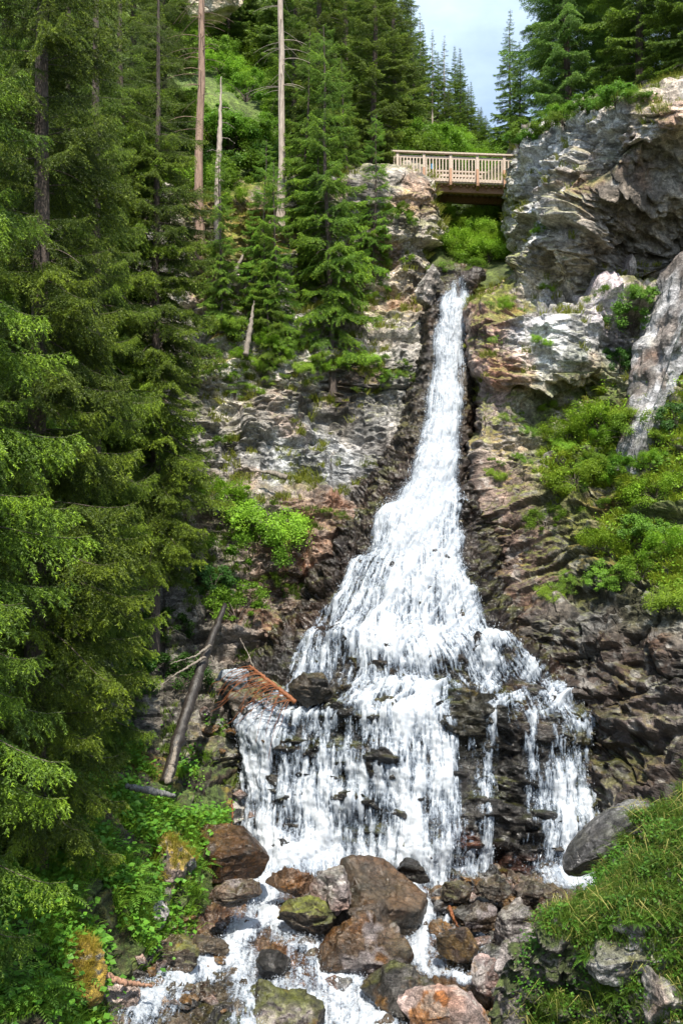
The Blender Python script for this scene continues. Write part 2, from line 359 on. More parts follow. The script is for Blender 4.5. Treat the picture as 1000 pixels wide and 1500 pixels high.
# --- left cliff
pxA = [-320, -60, 150, 280, 360, 450, 540, 600, 630, 636, 640]
LC = rows_of(pxA, [
    ([300, 290, 280, 275, 262, 240, 236, 238, 242, 250, 252], [38, 39, 41, 42, 42, 42, 42, 42, 42, 42.4, 43.5]),
    ([330, 322, 310, 292, 280, 258, 250, 254, 262, 270, 272], [33, 33.5, 34, 34.6, 35, 35.4, 36, 36.6, 37, 38.4, 42]),
    ([345, 335, 330, 315, 300, 285, 280, 282, 290, 296, 300], [32.4, 32.9, 33.2, 33.6, 34, 34.4, 35.2, 35.9, 36.5, 37.8, 41.5]),
    (400, [31.5, 32, 32.4, 33, 33.4, 34.2, 35, 35.5, 36, 37.2, 41]),
    (470, [31, 31.5, 32, 32.6, 33, 33.8, 34.4, 34.7, 35, 36.2, 40]),
    (520, [29.8, 30.2, 30.8, 31.6, 31.8, 32.6, 33, 33.5, 33.9, 35, 39]),
    (580, [29.4, 29.8, 30.4, 31.4, 31.8, 32.6, 33.0, 33.3, 33.6, 34.6, 38]),
    (640, [29, 29.4, 30, 31.2, 31.4, 31.9, 32.1, 32.3, 32.6, 33.6, 37]),
    (705, [28.4, 28.8, 29.4, 30.4, 30.6, 30.9, 31.1, 31.3, 31.7, 32.6, 36]),
    (735, [27.4, 27.8, 28.4, 29.2, 29.4, 29.8, 30.4, 30.8, 31.2, 32, 35]),
    (850, [26, 26.4, 27, 27.6, 28, 28.4, 29, 29.6, 30, 31, 34]),
    (950, [24.8, 25.2, 25.8, 26.4, 26.8, 27.4, 28, 28.6, 29, 30, 33]),
    (1010, [24, 24.3, 24.8, 25.2, 25.6, 26.4, 27, 27.6, 28, 29, 32]),
    (1100, [23, 23.3, 23.6, 23.8, 24.4, 25.4, 26, 26.6, 27, 28, 31]),
    (1260, [21.5, 21.8, 22, 22.6, 23.2, 24.4, 25, 25.6, 26, 27, 30]),
])
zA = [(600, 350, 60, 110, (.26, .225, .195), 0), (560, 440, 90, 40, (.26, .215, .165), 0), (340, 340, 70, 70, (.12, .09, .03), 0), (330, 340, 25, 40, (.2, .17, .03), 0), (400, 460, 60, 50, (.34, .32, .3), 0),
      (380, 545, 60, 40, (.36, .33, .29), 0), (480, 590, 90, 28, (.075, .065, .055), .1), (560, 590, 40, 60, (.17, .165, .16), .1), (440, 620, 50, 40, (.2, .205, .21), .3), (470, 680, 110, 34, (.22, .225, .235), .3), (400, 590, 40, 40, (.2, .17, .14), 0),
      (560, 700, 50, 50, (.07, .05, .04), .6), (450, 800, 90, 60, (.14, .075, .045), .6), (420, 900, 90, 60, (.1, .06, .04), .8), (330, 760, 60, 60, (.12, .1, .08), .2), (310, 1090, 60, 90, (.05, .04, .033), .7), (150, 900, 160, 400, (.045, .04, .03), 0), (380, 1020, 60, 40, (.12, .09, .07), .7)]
dA = lambda q: np.where(q[:, 1] < 300, .35, 1.)*np.where(q[:, 0] < 240, .5, 1.)
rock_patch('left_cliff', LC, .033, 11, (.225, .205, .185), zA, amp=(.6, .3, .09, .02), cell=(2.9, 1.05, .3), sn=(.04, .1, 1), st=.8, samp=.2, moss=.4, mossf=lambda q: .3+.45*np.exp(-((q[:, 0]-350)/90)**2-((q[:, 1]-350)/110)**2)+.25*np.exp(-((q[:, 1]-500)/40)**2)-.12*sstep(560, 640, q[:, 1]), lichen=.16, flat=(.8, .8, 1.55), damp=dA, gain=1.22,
           label='layered grey and mossy rock cliff left of the upper waterfall')

# --- right cliff
pxB = [688, 700, 714, 760, 830, 900, 1000, 1130, 1400]
def rB(*t): return rows_of(pxB, t)
RC = rB(
    ([262, 240, 222, 190, 160, 140, 118, 112, 100], [43, 41, 40, 38, 38, 37, 36, 36, 36]),
    ([278, 250, 228, 203, 176, 156, 138, 128, 110], [41, 37.4, 36, 34.6, 32.6, 30, 28.6, 28, 28]),
    ([290, 268, 250, 235, 205, 180, 160, 155, 150], [40.6, 37, 35.4, 33.8, 31.6, 29, 27.7, 27.4, 27.4]),
    ([320, 310, 300, 280, 265, 245, 225, 215, 210], [40, 36.4, 35, 33.2, 31, 29.2, 28.8, 28.6, 28]),
    ([365, 362, 360, 345, 330, 310, 300, 290, 290], [39, 36, 34.6, 32.6, 30.6, 30.6, 30.6, 30.8, 29.6]),
    ([410, 405, 405, 400, 395, 385, 380, 370, 370], [38, 35.4, 34, 32, 31, 31.8, 32, 31.8, 29.8]),
    (432, [37, 34.8, 33.4, 31.6, 31.2, 32, 31.6, 31, 29]),
    (448, [36.6, 34.4, 33, 30.7, 30, 30.4, 30, 29, 27.5]),
    (500, [36, 34, 32.4, 30.4, 29.7, 30, 29.2, 28.2, 26.8]),
    (548, [35.4, 33.4, 31.8, 30.2, 29.7, 29.8, 28.5, 27.5, 26.2]),
    (590, [35, 32.8, 31.4, 30.3, 30.5, 29.5, 28, 26.7, 25.5]),
    (700, [33.4, 31.4, 30, 29.6, 28.8, 27.8, 26.5, 25, 23.6]),
    (800, [32, 30, 28.8, 28, 27.7, 26.6, 25, 23.5, 22.2]),
    (870, [31, 29, 27.8, 27, 26.8, 25.6, 24, 22.5, 21]),
    (900, [30, 28, 27, 26.2, 25.6, 25, 23.6, 22, 20.6]),
    (1000, [29.6, 27.6, 26.4, 25.5, 24.6, 23.8, 22.6, 21.2, 19.8]),
    (1100, [28.4, 26.6, 25.5, 24.7, 24, 23, 21.6, 20.4, 19]),
    (1180, [28, 26, 25, 24.2, 23.5, 22.2, 20.6, 19.4, 18]),
    (1330, [27, 25, 24, 23.4, 22.6, 21, 19.4, 18, 16.6]),
)
zB = [(770, 270, 60, 80, (.29, .29, .3), 0), (800, 240, 34, 50, (.34, .35, .38), 0), (870, 200, 70, 40, (.3, .3, .31), 0), (740, 330, 40, 70, (.34, .32, .26), 0), (910, 300, 70, 80, (.12, .098, .08), 0), (990, 290, 40, 90, (.17, .155, .14), 0), (940, 390, 80, 30, (.09, .08, .07), 0), (820, 395, 50, 30, (.24, .21, .17), 0),
      (830, 490, 75, 50, (.34, .335, .35), 0), (880, 470, 36, 34, (.3, .24, .27), 0), (720, 490, 32, 80, (.2, .105, .08), .1), (715, 590, 45, 45, (.19, .14, .125), .1), (760, 640, 60, 60, (.25, .225, .2), 0), (735, 720, 40, 70, (.2, .13, .1), .2), (690, 720, 30, 160, (.1, .08, .07), .7), (750, 810, 80, 60, (.14, .085, .065), .45),
      (860, 700, 90, 110, (.09, .08, .03), 0), (940, 820, 90, 90, (.09, .09, .03), 0), (830, 905, 90, 20, (.2, .165, .13), 0), (800, 960, 90, 50, (.05, .034, .027), .7), (900, 970, 90, 50, (.085, .055, .042), .5), (960, 1040, 60, 50, (.19, .145, .135), .5), (890, 1080, 60, 80, (.06, .036, .028), .8), (960, 1130, 90, 40, (.11, .07, .055), .5)]
dB = lambda q: np.where(q[:, 1] < 165, .35, 1.)*(.45+.55*sstep(715, 790, q[:, 0]))*np.where((q[:, 0] > 770) & (q[:, 1] > 450) & (q[:, 1] < 545) & (q[:, 0] < 905), .5, 1.)
for r_i in range(7, 12):
    for c_i, d_ in enumerate((-6, -10, -12, -10)): x, y, Yv = RC[r_i][c_i]; RC[r_i][c_i] = (x+d_, y, Yv-(.9 if c_i in (1, 2) else .3))
for r_i in range(6):
    for c_i, d_ in enumerate((56, 52, 44, 22)): x, y, Yv = RC[r_i][c_i]; RC[r_i][c_i] = (x+d_, y, Yv)
rock_patch('right_cliff', RC, .033, 29, (.28, .235, .2), zB, amp=(.85, .36, .1, .02), cell=(3.0, 1.05, .32), sn=(.42, -.1, 1), st=.5, samp=.2, moss=.42, mossf=lambda q: .42-.26*sstep(820, 900, q[:, 1])-.2*np.exp(-((q[:, 0]-830)/90)**4-((q[:, 1]-490)/60)**4)+.12*np.exp(-((q[:, 1]-435)/25)**2)-.2*np.exp(-((q[:, 0]-940)/110)**4-((q[:, 1]-300)/110)**4), lichen=.26, flat=(.85, .85, 1.5), damp=dB, gain=lambda q: 1.25-.62*sstep(740, 900, q[:, 1])-.25*sstep(540, 640, q[:, 1])+.2*np.exp(-((q[:, 0]-790)/50)**2-((q[:, 1]-260)/70)**2), layered=lambda q: sstep(600, 780, q[:, 1])*.95, green=lambda q, P: np.clip(np.exp(-(((q[:, 0]-900)/118)**2+((q[:, 1]-(625+.55*(q[:, 0]-800)))/135)**2)**2)*1.6, 0, 1)*sstep(-.35, .1, fbm(P*.7, 409, 3)),
           label='overhanging grey rock cliff right of the waterfall above brown layered ledges')

# --- the bed of the fall
def fall_rows():
    T = [  # py, px-left, px-right, Y-left, Y-mid, Y-right
        (388, 634, 716, 37.0, 37.0, 37.0), (402, 628, 710, 33.9, 33.9, 33.9), (420, 630, 700, 33.6, 33.4, 33.6), (470, 616, 698, 33.3, 32.7, 33.2), (520, 606, 698, 32.8, 32.1, 32.4), (600, 590, 698, 31.8, 31.0, 31.4), (650, 570, 702, 31, 30.1, 30.6),
        (720, 525, 712, 30, 28.8, 29.4), (800, 465, 732, 28.9, 27.5, 28.2), (880, 415, 768, 27.6, 26.2, 26.8), (955, 355, 835, 26.0, 25.0, 25.5), (985, 325, 870, 25.3, 24.5, 24.9), (1020, 306, 905, 24.7, 23.95, 24.35),
        (1050, 300, 925, 24.3, 23.6, 24.0), (1150, 290, 935, 23.8, 22.95, 23.3), (1240, 285, 935, 23.3, 22.4, 22.75), (1300, 280, 935, 22.8, 22.1, 22.4), (1360, 275, 935, 22.4, 21.6, 21.9)]
    rows = []
    for py, xl, xr, yl, ym, yr in T:
        r = []
        for k in range(9):
            t = k/8; s = abs(2*t-1)
            Y = ym+((yl if t < .5 else yr)-ym)*s**2+(1.6 if k in (0, 8) else 0)
            r.append((xl+(xr-xl)*t, py, Y))
        rows.append(r)
    return rows
zF = [(600, 700, 200, 300, (.07, .05, .04), .9), (480, 1080, 120, 90, (.05, .042, .035), .95), (690, 1050, 60, 70, (.06, .055, .03), .9), (745, 1150, 70, 80, (.05, .045, .04), .95), (730, 1265, 70, 30, (.16, .06, .035), .9), (870, 1110, 40, 60, (.075, .065, .02), .8), (640, 560, 60, 90, (.1, .085, .06), .8), (520, 1010, 60, 25, (.09, .06, .03), .9), (780, 960, 60, 40, (.1, .055, .035), .9)]
_, FB, FN, FQ = rock_patch('waterfall_bed', fall_rows(), .05, 47, (.06, .05, .042), zF, amp=(.30, .2, .08, .03), cell=(1.9, .75, .27), sn=(.15, .2, 1), st=.5, samp=.12, moss=.14, lichen=.03, wetall=.45, gain=lambda q: .85-.45*sstep(600, 900, q[:, 1]), flat=(1, 1, 1.7),
                           damp=lambda q: np.where(q[:, 1] < 640, .55, 1.), label='dark wet rock face under the falling water')

# --- stream bed below the fall
pxD = [100, 190, 280, 360, 440, 520, 600, 680, 760, 840, 940]
SD = rows_of(pxD, [
    (1262, [22.2, 22.4, 22.6, 22.8, 22.8, 22.8, 22.8, 22.8, 22.8, 22.8, 22.8]),
    (1300, [20.9, 21.2, 21.6, 21.8, 21.9, 21.9, 21.9, 21.9, 21.9, 21.8, 21.6]),
    ([1300, 1315, 1335, 1345, 1345, 1340, 1345, 1340, 1335, 1320, 1300], [19.2, 19.6, 20, 20.3, 20.4, 20.5, 20.5, 20.4, 20.3, 20, 19.6]),
    ([1350, 1370, 1385, 1395, 1392, 1385, 1398, 1385, 1380, 1370, 1350], [17.8, 18.3, 18.8, 19.1, 19.3, 19.3, 19.3, 19.2, 19, 18.6, 18]),
    ([1410, 1425, 1440, 1440, 1432, 1440, 1440, 1430, 1425, 1415, 1400], [16.4, 17, 17.6, 17.9, 18.1, 18.1, 18.1, 17.9, 17.6, 17, 16.4]),
    (1480, [15.2, 15.8, 16.4, 16.9, 17.2, 17.3, 17.3, 17, 16.5, 15.8, 15]),
    (1600, [13.6, 14, 14.6, 15.1, 15.4, 15.5, 15.4, 15.2, 14.6, 14, 13.4])])
zD = [(350, 1340, 80, 50, (.1, .05, .025), .9), (540, 1400, 120, 40, (.13, .06, .02), .9), (700, 1420, 80, 50, (.16, .08, .03), .9), (300, 1430, 120, 60, (.08, .06, .035), .9), (640, 1300, 120, 30, (.1, .055, .035), .8)]
_, SB, SN, SQ = rock_patch('stream_bed', SD, .04, 61, (.09, .065, .045), zD, amp=(.2, .2, .09, .03), cell=(1.4, .6, .22), sn=(.2, .3, 1), st=.5, samp=.1, moss=.08, lichen=.12, wetall=.25, flat=(1, 1, 1),
                           label='wet brown rock bed of the stream below the fall')

# --- left bank
EB = [
    [(-420, 980, 27), (-200, 1000, 27), (0, 1010, 26), (110, 1025, 26), (210, 1045, 26), (300, 1060, 25.6), (350, 1090, 25)],
    [(-420, 1060, 21), (-200, 1080, 21), (0, 1098, 20.6), (110, 1115, 21), (210, 1140, 21.6), (300, 1165, 22.2), (340, 1195, 22.5)],
    [(-420, 1150, 17), (-200, 1180, 17), (0, 1195, 17.2), (110, 1205, 18), (200, 1215, 19.2), (270, 1240, 20.2), (330, 1290, 20.9)],
    [(-420, 1240, 14.8), (-200, 1280, 15), (0, 1295, 15.3), (90, 1300, 16.1), (170, 1302, 17.4), (220, 1335, 18.3), (250, 1385, 18.8)],
    [(-420, 1380, 13), (-200, 1410, 13.2), (0, 1425, 13.6), (70, 1425, 14.4), (130, 1415, 15.6), (170, 1450, 16.2), (185, 1500, 16.4)],
    [(-420, 1540, 12), (-200, 1560, 12), (0, 1560, 12.4), (60, 1560, 13.0), (110, 1550, 14), (140, 1580, 14.4), (150, 1640, 14.6)]]
rock_patch('left_bank', EB, .05, 71, (.045, .035, .02), [(150, 1350, 150, 120, (.04, .05, .015), 0), (260, 1100, 80, 60, (.04, .032, .025), .3), (240, 1300, 60, 60, (.1, .08, .04), .1)], amp=(.18, .12, .06, .03), cell=(1.6, .6, .25), samp=.05, moss=.55, lichen=.05, flat=(1, 1, 1), mosscol=(.05, .075, .015),
           label='grassy left bank under the spruces')

# --- right mound, close to the camera
MD = [
    [(860, 1385, 14.6), (885, 1330, 14.9), (915, 1260, 15.1), (955, 1215, 15.2), (1000, 1188, 15.2), (1100, 1100, 15.2), (1300, 1050, 15)],
    [(855, 1372, 14.2), (880, 1325, 14.3), (915, 1268, 14.4), (958, 1236, 14.4), (1000, 1216, 14.3), (1100, 1140, 14.2), (1300, 1100, 14)],
    [(822, 1392, 13.7), (858, 1356, 13.6), (900, 1315, 13.5), (950, 1268, 13.4), (1000, 1255, 13.3), (1100, 1230, 13.1), (1300, 1200, 12.8)],
    [(752, 1400, 13.5), (815, 1368, 13.2), (880, 1345, 13), (945, 1332, 12.8), (1000, 1322, 12.6), (1100, 1305, 12.4), (1300, 1290, 12)],
    [(732, 1428, 13.6), (800, 1402, 13.2), (870, 1380, 12.9), (940, 1368, 12.6), (1000, 1360, 12.5), (1100, 1345, 12.2), (1300, 1330, 11.8)],
    [(724, 1462, 13.7), (795, 1450, 13.3), (868, 1430, 13), (940, 1420, 12.7), (1000, 1415, 12.5), (1100, 1405, 12.2), (1300, 1400, 11.8)],
    [(718, 1530, 13.6), (790, 1530, 13.2), (865, 1530, 12.8), (940, 1530, 12.4), (1000, 1530, 12.1), (1100, 1530, 11.8), (1300, 1530, 11.2)],
    [(700, 1640, 13), (790, 1640, 12.6), (865, 1640, 12.2), (940, 1640, 11.8), (1000, 1640, 11.5), (1100, 1640, 11.2), (1300, 1640, 10.6)]]
rock_patch('right_mound', MD, .026, 83, (.13, .115, .1), [(760, 1420, 50, 40, (.22, .19, .18), .1), (920, 1400, 60, 40, (.26, .25, .25), .1), (850, 1450, 60, 60, (.05, .042, .035), .2)], amp=(.2, .16, .07, .02), cell=(1.1, .45, .16), samp=.08, moss=.6, lichen=.25, flat=(1, 1, 1.5), mosscol=(.045, .06, .015),
           label='grassy rock mound at the stream edge on the right')

# --- hillside behind on the left, gorge floor, right plateau
pxH = [-700, -300, 0, 280, 450, 600, 695, 740, 800]
HS = rows_of(pxH, [
    ([470, 400, 375, 345, 320, 310, 360, 400, 440], [29, 32, 33, 34, 35.4, 36.6, 39, 40, 41]),
    ([150, 150, 150, 185, 205, 226, 300, 315, 330], [45, 45, 45, 45, 46, 47, 47, 48, 48]),
    ([-100, -80, -40, 70, 130, 190, 236, 252, 260], [60, 60, 60, 60, 62, 64, 64, 62, 62]),
    ([-400, -400, -300, -90, 30, 180, 224, 236, 244], [85, 85, 85, 85, 88, 90, 92, 90, 88]),
    ([-700, -700, -600, -300, -60, 150, 214, 230, 240], [120, 120, 120, 120, 122, 124, 126, 124, 120]),
    ([-900, -900, -800, -500, -150, 120, 208, 226, 238], [260, 260, 260, 260, 260, 260, 260, 260, 260])])
def soil_patch(name, rows, step, seed, c1, c2, label, amp=.4):
    G, Q = patch(rows, step); nv, nu = G.shape[:2]
    n0 = orient(gnormals(G), G).reshape(-1, 3).astype(f32); P = G.reshape(-1, 3)
    P2 = (P+n0*(amp*fbm(P*.3, seed, 4)+.12*amp*fbm(P*1.5, seed+9, 3))[:, None]).astype(f32)
    w = sstep(-.4, .5, fbm(P*.35, seed+3, 4)); c = mixc(np.tile(np.asarray(c1, f32), (len(P), 1)), c2, w)*(1+.4*fbm(P*2.5, seed+5, 3))[:, None]
    a = np.cross(G[1, 0]-G[0, 0], G[0, 1]-G[0, 0]); flip = (a*n0[0]).sum() < 0
    obj(name, mesh_np(name, P2, gfaces(nv, nu, flip), ROCK, np.clip(c, .01, 1), {'wet': np.zeros(len(P))}, True), kind='structure', label=label)
    Nn = orient(gnormals(P2.reshape(nv, nu, 3)), G).reshape(-1, 3).astype(f32)
    SURF.append((name, P2, Nn, proj(P2)))
soil_patch('hillside', HS, .5, 101, (.06, .09, .018), (.11, .16, .03), 'steep green hillside behind the left cliff and the bridge', .8)
GF = rows_of([640, 655, 680, 715, 770], [
    ([425, 425, 425, 425, 405], [33.7, 33.9, 33.9, 33.9, 33.7]), ([398, 404, 404, 402, 380], [35, 35, 35, 35, 35]), ([378, 388, 390, 385, 370], [36.4, 36.4, 36.4, 36.4, 36.4]), ([330, 342, 348, 342, 335], [38.4, 38.4, 38.4, 38.4, 38.4]),
    ([300, 306, 310, 306, 300], [40.5, 40.5, 40.5, 40.5, 40.5]), ([262, 275, 285, 278, 265], [46, 46, 46, 46, 46]), ([240, 255, 262, 258, 250], [54, 54, 54, 54, 54]), ([225, 240, 250, 248, 240], [66, 66, 66, 66, 66])])
for r_, q_ in zip(GF, [(636, 430, 33.7), (636, 402, 35), (622, 382, 37.2), (600, 338, 39), (590, 300, 40.8), (590, 262, 46), (600, 240, 54), (600, 225, 66)]): r_.insert(0, q_)
soil_patch('gorge_floor', GF, .25, 111, (.04, .06, .015), (.07, .09, .02), 'green floor of the gorge behind the waterfall lip', .25)
RP = rows_of([700, 735, 765, 830, 900, 1000, 1130, 1400], [
    ([285, 262, 228, 190, 165, 143, 132, 110], [38, 37, 35, 33, 30.5, 29, 28.5, 28.5]),
    ([262, 246, 210, 172, 150, 126, 115, 95], [44, 43, 41, 39, 38, 37, 36, 36]),
    ([252, 240, 215, 176, 140, 100, 60, 20], [60, 58, 55, 52, 50, 50, 50, 50]),
    ([244, 236, 222, 190, 140, 90, 30, -40], [110, 110, 105, 100, 100, 100, 100, 100]),
    ([240, 235, 228, 200, 150, 90, 20, -60], [260]*8)])
soil_patch('right_plateau', RP, .5, 121, (.07, .07, .025), (.1, .1, .03), 'mossy top of the right cliff under the trees', .4)

# --- the wide ground sheet under everything, out to the horizon
def ground_sheet():
    xs = np.concatenate([np.linspace(-500, -60, 23), np.linspace(-50, 50, 51), np.linspace(60, 500, 23)]); ys = np.concatenate([np.linspace(-300, -30, 14), np.linspace(-24, 60, 43), np.linspace(70, 700, 32)])
    X, Y = np.meshgrid(xs, ys)
    z = -11.5+np.clip((np.abs(X)-7), 0, 60)*.45+np.clip(Y-24, 0, 20)*.55+np.clip(Y-44, 0, 400)*.06
    z = np.where(Y < 10, -11.5+np.clip(np.abs(X)-5, 0, 60)*.4, z)
    z -= np.where(Y > 30, 3, 0)
    P = np.stack([X, Y, z], -1).reshape(-1, 3).astype(f32); P[:, 2] += 1.2*fbm(P*.12, 5, 3)
    c = np.tile(np.array([.05, .06, .02], f32), (len(P), 1))
    obj('ground', mesh_np('ground', P, gfaces(*X.shape, True), ROCK, c, {'wet': np.zeros(len(P))}, True), kind='structure', label='forest ground of the valley')
ground_sheet()
# ------------------------------------------------------------------ white water
rngw = np.random.default_rng(5)
def lerp_tab(tab, x):
    t = np.array(tab, float); return [np.interp(x, t[:, 0], t[:, k]) for k in range(1, t.shape[1])]
EXT = [(380, 650, 692), (405, 650, 690), (440, 640, 686), (480, 633, 684), (520, 628, 682), (600, 620, 680), (650, 608, 682), (700, 586, 684), (760, 550, 680), (800, 528, 684), (850, 500, 696), (900, 466, 720), (940, 436, 758), (975, 420, 800), (1000, 400, 840), (1040, 352, 872), (1080, 344, 886), (1150, 336, 896), (1220, 333, 896), (1300, 335, 885), (1360, 335, 880)]
# rock that stands out of the water: centre, half size, strength
DRY = [(688, 1048, 32, 46, 1.2), (750, 1115, 24, 60, 1.0), (748, 1215, 34, 74, 1.1), (690, 1225, 14, 50, .5), (676, 1130, 20, 60, .35), (505, 1045, 26, 14, .8), (470, 1010, 34, 16, 1.2), (447, 1085, 10, 50, .6), (848, 1035, 22, 24, .6), (803, 1075, 16, 42, .8), (872, 1095, 12, 60, .7), (770, 995, 46, 14, .8), (500, 1130, 14, 60, .45), (400, 1120, 9, 70, .3), (560, 1030, 18, 26, .5), (548, 1180, 18, 60, .35), (620, 1210, 12, 50, .3),
       (478, 925, 12, 22, .6), (530, 905, 16, 26, .4), (650, 985, 26, 10, .6), (730, 960, 26, 8, .5), (612, 440, 16, 40, .8), (671, 425, 5, 16, 1.2), (590, 980, 40, 8, .4), (640, 905, 14, 20, .25), (560, 845, 12, 30, .25), (850, 1180, 8, 70, .3), (580, 1100, 10, 50, .3), (768, 1290, 40, 16, .8), (420, 1200, 16, 30, .25)]
CORE = [(745, 940, 26, 20), (790, 975, 28, 22), (825, 1010, 26, 26), (858, 1045, 20, 30), (714, 1130, 11, 120), (714, 1200, 9, 80), (778, 1110, 10, 80), (560, 1040, 60, 26), (625, 1050, 40, 46), (430, 1045, 60, 10), (885, 1150, 9, 90), (660, 1120, 10, 80), (400, 1080, 40, 40), (670, 480, 20, 90), (652, 600, 26, 90), (640, 700, 40, 70), (615, 780, 60, 60), (610, 860, 70, 60), (590, 940, 110, 40), (590, 1060, 40, 60), (610, 1150, 50, 100), (480, 1160, 60, 60), (380, 1180, 26, 90), (835, 1130, 24, 110), (835, 1240, 34, 60), (500, 1255, 170, 30), (450, 1235, 70, 50), (600, 1225, 40, 40), (600, 1000, 110, 14), (720, 1000, 14, 60), (780, 1040, 30, 20)]
def gsum(q, L, k=None):
    s = np.zeros(len(q), f32)
    for e in L: s += (e[4] if k is None else k)*np.exp(-(((q[:, 0]-e[0])/e[2])**2+((q[:, 1]-e[1])/e[3])**2))
    return s
def coverage(q, P):
    xl, xr = lerp_tab(EXT, q[:, 1]); wob = 9*fbm(P*.9, 301, 4); e = np.minimum(q[:, 0]-xl, xr-q[:, 0])+wob
    edge = sstep(-6, 16, e)-1.-2*(1-sstep(399, 411, q[:, 1]))
    s = (q[:, 0]-xl)/(xr-xl)
    # streaks that follow the fan of the fall
    m = (xr-xl)/48.
    up = sstep(900, 1010, q[:, 1])
    u = np.stack([s*m*1.0, P[:, 2]*.34, P[:, 1]*.3], 1)*f32(3.2)
    st = fbm(u, 311, 4)*.5+.35*fbm(u*np.array([3.1, 2.2, 1], f32), 321, 4)+.22*fbm(P*np.array([9, 9, 5], f32), 331, 3)
    mid = sstep(700, 800, q[:, 1])*(1-up)
    base = .52-.33*up-.08*mid
    return base+edge*1.5+st*(.34+.36*up+.25*mid)+gsum(q, CORE, .42)-gsum(q, DRY)*.9, s, st
def sheet(name, P, Nn, Q, cov, off, label, minc=-.35, fs=None, st=None, relief=.22):
    nv, nu = P.shape[:2]; p = P.reshape(-1, 3); n = Nn.reshape(-1, 3); c = cov.astype(f32)
    lump = .045*fbm(p*np.array([2.2, 2.2, .8], f32), 341, 4)+.03*fbm(p*np.array([7, 7, 3], f32), 351, 4)
    if st is not None: lump = lump+.06*st
    lift = off+np.clip(c, 0, 1.2)*relief+lump*np.clip(c+.3, 0, 1)
    nn = n+np.array([0, -.35, .25], f32); nn /= np.linalg.norm(nn, axis=1, keepdims=True)
    V = (p+nn*lift[:, None]).astype(f32)
    fv = np.cumsum(np.concatenate([np.zeros((1, nu)), np.linalg.norm(np.diff(P, axis=0), axis=-1)]), 0).reshape(-1)
    if fs is None: fs = p[:, 0]*.12
    f = gfaces(nv, nu); keep = (c[f].max(1) > minc); f = f[keep]
    used = np.unique(f); mp = np.full(len(V), -1); mp[used] = np.arange(len(used))
    o = obj(name, mesh_np(name, V[used], mp[f], WATER, None, {'alpha': c[used], 'fs': fs[used], 'fv': fv[used]}, True), kind='structure', label=label)
    return V, c
# smoothed bed, so the water glides over small steps
def blur(G, k, n=2):
    for _ in range(n):
        for ax in (0, 1):
            pad = [(0, 0)]*3; pad[ax] = (k, k); A = np.pad(G, pad, mode='edge'); cs = np.cumsum(np.concatenate([np.zeros_like(np.take(A, [0], ax)), A], ax), ax)
            m = G.shape[ax]; G = (np.take(cs, np.arange(2*k+1, 2*k+1+m), ax)-np.take(cs, np.arange(0, m), ax))/(2*k+1)
    return G.astype(f32)
def refine(G):
    a = np.empty((G.shape[0]*2-1, G.shape[1]*2-1, G.shape[2]), f32)
    a[::2, ::2] = G; a[1::2, ::2] = (G[1:]+G[:-1])/2; a[:, 1::2] = (a[:, :-1:2]+a[:, 2::2])/2
    return a
FW = blur(FB.astype(np.float64), 4); FWn = blur(FN.astype(np.float64), 8); FW = refine(FW); FWn = refine(FWn); FWq = refine(FQ)
qf = FWq.reshape(-1, 2); cov, fs_, st_ = coverage(qf, FW.reshape(-1, 3))
WV, WC = sheet('waterfall', FW, FWn, FWq, cov, .06, 'white waterfall fanning out over dark rock steps', fs=fs_, st=st_)

def drops(name, V, N_, w, n, size, spread, fall, seed, label):
    """spray: many small stretched drops flung off the sheet"""
    r = np.random.default_rng(seed); w = np.clip(w, 0, None); w = w/w.sum()
    k = r.choice(len(V), n, p=w); p = V[k]+N_[k]*(np.abs(r.normal(0, 1, n))*spread)[:, None]+r.normal(0, .04, (n, 3)); p[:, 1] -= np.abs(r.normal(0, spread*.5, n))
    s = size*np.exp(r.normal(0, .55, n)); st = fall*(1+1.5*r.random(n)); ax = np.stack([r.normal(0, .25, n), r.normal(0, .25, n), -np.ones(n)], 1); ax /= np.linalg.norm(ax, axis=1, keepdims=True)
    b = np.cross(ax, r.normal(0, 1, (n, 3))); b /= np.linalg.norm(b, axis=1, keepdims=True); c = np.cross(ax, b)
    v = np.stack([p+ax*(s*st)[:, None], p-ax*(s*st)[:, None]*.7, p+b*s[:, None], p-b*.5*s[:, None]+c*.87*s[:, None], p-b*.5*s[:, None]-c*.87*s[:, None]], 1).reshape(-1, 3)
    f = (np.arange(n)*5)[:, None, None]+np.array([[0, 2, 3], [0, 3, 4], [0, 4, 2], [1, 3, 2], [1, 4, 3], [1, 2, 4]])
    obj(name, mesh_np(name, v, f.reshape(-1, 3), DROP), kind='stuff', label=label)
fn = FWn.reshape(-1, 3)
wz = np.clip(WC+.15, 0, 1)*np.clip(1.5-WC, .25, 1.5)
drops('spray', WV, fn, wz, 36000, .0026, .07, 2.2, 7, 'fine white spray and drops along the waterfall')
wm = np.clip(WC, 0, 1)*np.exp(-((qf[:, 0]-635)/95)**2-((qf[:, 1]-780)/150)**2)+1.0*np.clip(WC+.2, 0, 1)*np.exp(-((qf[:, 0]-560)/220)**2-((qf[:, 1]-1255)/35)**2)
drops('spray', WV, fn, wm, 36000, .0028, .2, 1.5, 8, 'mist of drops hanging over the middle of the fall')

